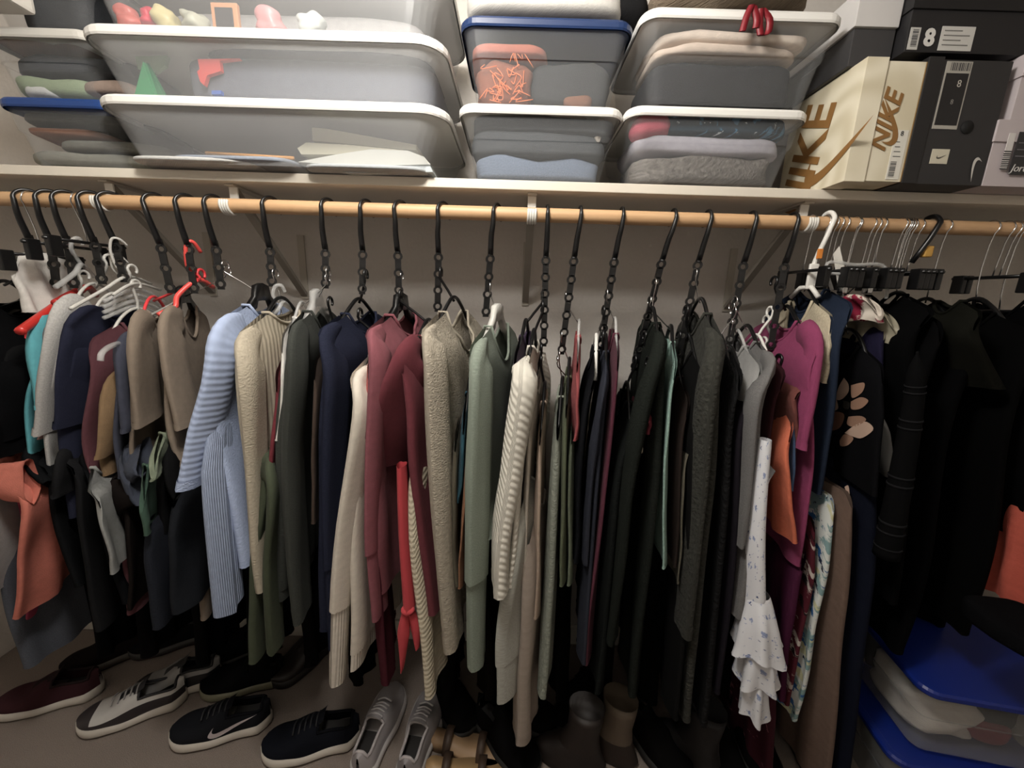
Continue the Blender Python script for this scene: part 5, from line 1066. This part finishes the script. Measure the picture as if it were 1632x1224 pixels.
shoe('second white and black sneaker standing behind the scuffed one', (240, 1098), (330, 1078), plastic('#8b8987', .45), wsole, plastic('#7c746c', .6), L=.27, toem=plastic('#161517', .4), wavy=.003, collar=plastic('#131315', .6), hi=1.1)
shoe('black running shoe with white check mark and white sole', (281, 1168), (428, 1142), fb('#1a1b20'), wsole, dsole, L=.295, lacem=plastic('#1b1b1d', .7), swm=plastic('#b9aeb0', .5), wavy=.002, collar=fb('#15151a'), hi=1.05)
shoe('dark navy running shoe with white sole beside the pale pair', (426, 1190), (568, 1168), fb('#14161e'), wsole, dsole, L=.295, lacem=plastic('#15161a', .7), wavy=.003, collar=fb('#101116'))
shoe('black sneaker behind the black one with the check mark', (330, 1092), (448, 1074), fb('#0f0f11'), plastic('#77745f', .5), dsole, L=.28, collar=fb('#0c0c0d'))
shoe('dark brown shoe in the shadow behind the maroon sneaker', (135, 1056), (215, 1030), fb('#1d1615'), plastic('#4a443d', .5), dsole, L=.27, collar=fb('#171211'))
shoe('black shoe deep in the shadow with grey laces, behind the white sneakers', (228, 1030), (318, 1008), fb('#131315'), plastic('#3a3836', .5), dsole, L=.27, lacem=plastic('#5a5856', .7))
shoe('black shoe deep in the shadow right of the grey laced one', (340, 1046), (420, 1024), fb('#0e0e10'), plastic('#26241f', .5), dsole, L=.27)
shoe('dark brown leather shoe behind the olive tunic hem', (452, 1075), (520, 1022), plastic('#1d1613', .5), plastic('#1a1513', .6), dsole, L=.27)
pale = plastic('#a8a2a2', .6)
shoe('pale grey sneaker with toe towards the wall, left of the pair', (632, 1096), (572, 1240), plastic('#9d9899', .6), plastic('#b5b0ae', .5), plastic('#8a8583', .6), L=.285, lacem=plastic("#b0abaa", .7), width=.104, collar=pale, group='pale grey sneaker pair')
shoe('pale grey sneaker with toe towards the wall, right of the pair', (694, 1102), (646, 1250), plastic('#8a8586', .6), plastic('#a8a3a1', .5), plastic('#8a8583', .6), L=.285, lacem=plastic("#a39e9d", .7), width=.104, collar=pale, group='pale grey sneaker pair')
# sandals: tan wedge soles with strap
def sandal(label, toe, heel, mat, strapm, L=.25):
    a = PF(*toe, .02); b = PF(*heel, .02); d = a-b; c = (a+b)/2; c.z = 0
    t = thing('sandal', label, 'sandal', c, 'sandals in the shadow', (0, 0, math.atan2(d.y, d.x)))
    mb = MB(); n = 20
    for i in range(n+1):
        u = i/n; x = (u-.5)*L; w = .042*(.55+.45*sm((u-.2)/.4))*math.sqrt(max(.04, 1-max(0, (u-.75)/.26)**2.2))*(math.sqrt(max(.1, 1-((.1-u)/.1)**2)) if u < .1 else 1); z = lerp(.045, .02, sm(u/.6))
        mb.v += [Vector((x, -w, 0.0)), Vector((x, w, 0.0)), Vector((x, -w, z)), Vector((x, w, z))]
    for i in range(n):
        o = i*4; q = o+4; mb.f += [(o, o+1, q+1, q), (o+2, q+2, q+3, o+3), (o, q, q+2, o+2), (o+1, o+3, q+3, q+1)]
    mb.f += [(0, 2, 3, 1), (n*4, n*4+1, n*4+3, n*4+2)]
    mb.build('sole', mat, t, local=True)
    for x0 in (.05, -.06):
        v = []; f = []
        for i in range(11):
            q = math.pi*i/10
            for dx in (-.012, .012): v += [Vector((x0+dx, -.04*math.cos(q), .022+.04*math.sin(q))), Vector((x0+dx, -.043*math.cos(q), .022+.043*math.sin(q)))]
        for i in range(10):
            o = i*4; q = o+4; f += [(o, o+2, q+2, q), (o+1, q+1, q+3, o+3), (o, q, q+1, o+1), (o+2, o+3, q+3, q+2)]
        MB().add(v, f).build('strap', strapm, t, local=True)
tan = plastic('#9c7f60', .55)
sandal('tan slip on sandal below the pinkish thermal shirt', (800, 1200), (690, 1178), tan, plastic('#3a2b20', .6))
sandal('tan sandal cut by the bottom picture edge', (796, 1236), (690, 1226), plastic('#a3855f', .55), plastic('#3a2b20', .6))
# boot with tan suede shaft
def boot(label, base, shaftm, footm, ang, lean=.0):
    c = PF(*base, 0); t = thing('ankle_boot', label, 'boot', c, 'boots in the shadow', (0, 0, ang))
    prof = [(0, .0, .045, .115), (.02, .0, .046, .12), (.05, -.005, .044, .10), (.085, -.03, .042, .065), (.13, -.04, .04, .05), (.19, -.045, .043, .052), (.23, -.045, .045, .055)]
    mb = MB(); ms = MB()
    rings = [[Vector((cx+ry_*math.cos(2*math.pi*j/18)+lean*z, rx_*math.sin(2*math.pi*j/18), z+.004)) for j in range(18)] for z, cx, rx_, ry_ in prof]
    v, f = loft(rings[:4], True, False); MB().add(v, f).build('foot', footm, t, local=True)
    inner = [[p*1 for p in rings[-1]], [Vector((p.x*.9-.004, p.y*.85, p.z-.06)) for p in rings[-1]]]
    v, f = loft(rings[3:]+inner[1:], False, True); MB().add(v, f).build('shaft', shaftm, t, local=True)
boot('tan suede ankle boot standing in the shadow under the black coats', (958, 1188), fb('#5f5040'), plastic('#241a14', .6), 2.6)
boot('dark brown ankle boot beside the tan suede one', (905, 1210), plastic('#1f1713', .6), plastic('#1a1310', .6), 2.9)
for i, (a, b, lb) in enumerate((((846, 1224), (770, 1140), 'added black shoe filling the darkness behind the tan sandals'), ((868, 1150), (800, 1110), 'added black shoe filling the darkness further behind the sandals'), ((1075, 1222), (1010, 1150), 'added black shoe filling the darkness right of the tan suede boot'), ((1160, 1228), (1120, 1150), 'added black shoe filling the darkness below the black fuzzy sweater'), ((1215, 1222), (1180, 1140), 'added black shoe filling the darkness below the floral blouse'), ((905, 1150), (940, 1090), 'added black shoe filling the darkness behind the brown ankle boot'), ((1310, 1226), (1270, 1150), 'added black shoe filling the darkness below the tropical skirt'), ((740, 1150), (700, 1090), 'black shoe at the back right of the pale sneakers'))):
    shoe(lb, a, b, fb('#0c0b0b'), plastic('#141210', .7), plastic('#0e0d0c', .7), L=.27, collar=fb('#0a0a0a'), group='added dark shoes filling the shadow on the floor')  # plain black shoes added to fill floor that is only dark under the clothes
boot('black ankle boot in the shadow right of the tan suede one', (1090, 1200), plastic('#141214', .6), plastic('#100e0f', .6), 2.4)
# ---------------------------------------------------------------- floor bins at the right
ra = math.radians(-28)
fz = .235
BLU = plastic('#15297a', .35)
# corner anchors of the upper lid: left end (1390,1000) near corner (1462,1092)
Hl = .47
pc = PF(1478, 1100, Hl); pl = PF(1386, 996, Hl)
d = (pc-pl); ang = math.atan2(d.y, d.x)+math.pi/2
ln = d.length
Wd, Dp = .42, .32
uxv = Vector((math.cos(ang), math.sin(ang), 0)); uyv = Vector((-math.sin(ang), math.cos(ang), 0))
cen = pc+uxv*Wd/2+uyv*Dp/2
TUBF = clearmat('#b9bbbc', .13, 'floorbin')
def fbin(label, cen, z, H, Wd, Dp, ang):
    return storage_bin(label, cen.x-Wd/2, cen.x+Wd/2, cen.y-Dp/2, Dp, z, H, .03, TUBF, BLU, rot=ang, group='bins stacked on the floor at right')
fbin('clear bin with blue lid on the floor, upper one at right', cen, .235, Hl-.235, Wd, Dp, ang)
fbin('clear bin with blue lid on the floor, lower one at right', cen-uxv*.02, .001, .232, Wd+.02, Dp+.02, ang)
def inb(u, v, z): return cen+uxv*u+uyv*v+Vector((0, 0, z-cen.z))
lump('folded_cloth', 'white crumpled cloth in the upper floor bin', 'cloth', inb(-.085, -.005, .325), (.17, .2, .15), fb('#c9c1b6'), 3.5, .03, 15, 4, rot=ang)
lump('folded_cloth', 'crimson cloth low in the upper floor bin', 'cloth', inb(.03, -.06, .285), (.12, .08, .07), fb('#8a2238'), 3, .012, 12, 6, rot=ang)
lump('folded_cloth', 'dark cloth in the middle of the upper floor bin', 'cloth', inb(.06, .02, .34), (.16, .2, .16), fb('#232327'), 3, .012, 12, 7, rot=ang)
lump('folded_cloth', 'pale grey cloth at right in the upper floor bin', 'cloth', inb(.14, -.06, .32), (.1, .12, .1), fb('#8d8a84'), 3, .012, 12, 8, rot=ang)
lump('folded_cloth', 'grey cloth inside the lower floor bin', 'cloth', inb(-.05, -.02, .1), (.26, .22, .14), fb('#77736d'), 3, .014, 9, 9, rot=ang)
g('tee_shirt', 'bright orange cloth hanging over the right floor bins', 'cloth', fb('#c8482a'), [(1690, 800), (1668, 880), (1640, 975)], yf=.82, D=.16, th=.016, rise=0, neck=0, noband=True, fold=.012, seed=130, hemdz=-.01)
lump('folded_cloth', 'white cloth edge below the orange cloth', 'cloth', P(1612, 978, .81), (.08, .08, .012), fb('#b5aea4'), 3, .003, 14, 3, group='things at the right edge')
lump('folded_cloth', 'black cloth lying on the right end of the blue lid', 'cloth', P(1640, 1005, .74), (.16, .16, .05), fb('#0b0b0d'), 5, .014, 10, 13, group='things at the right edge')
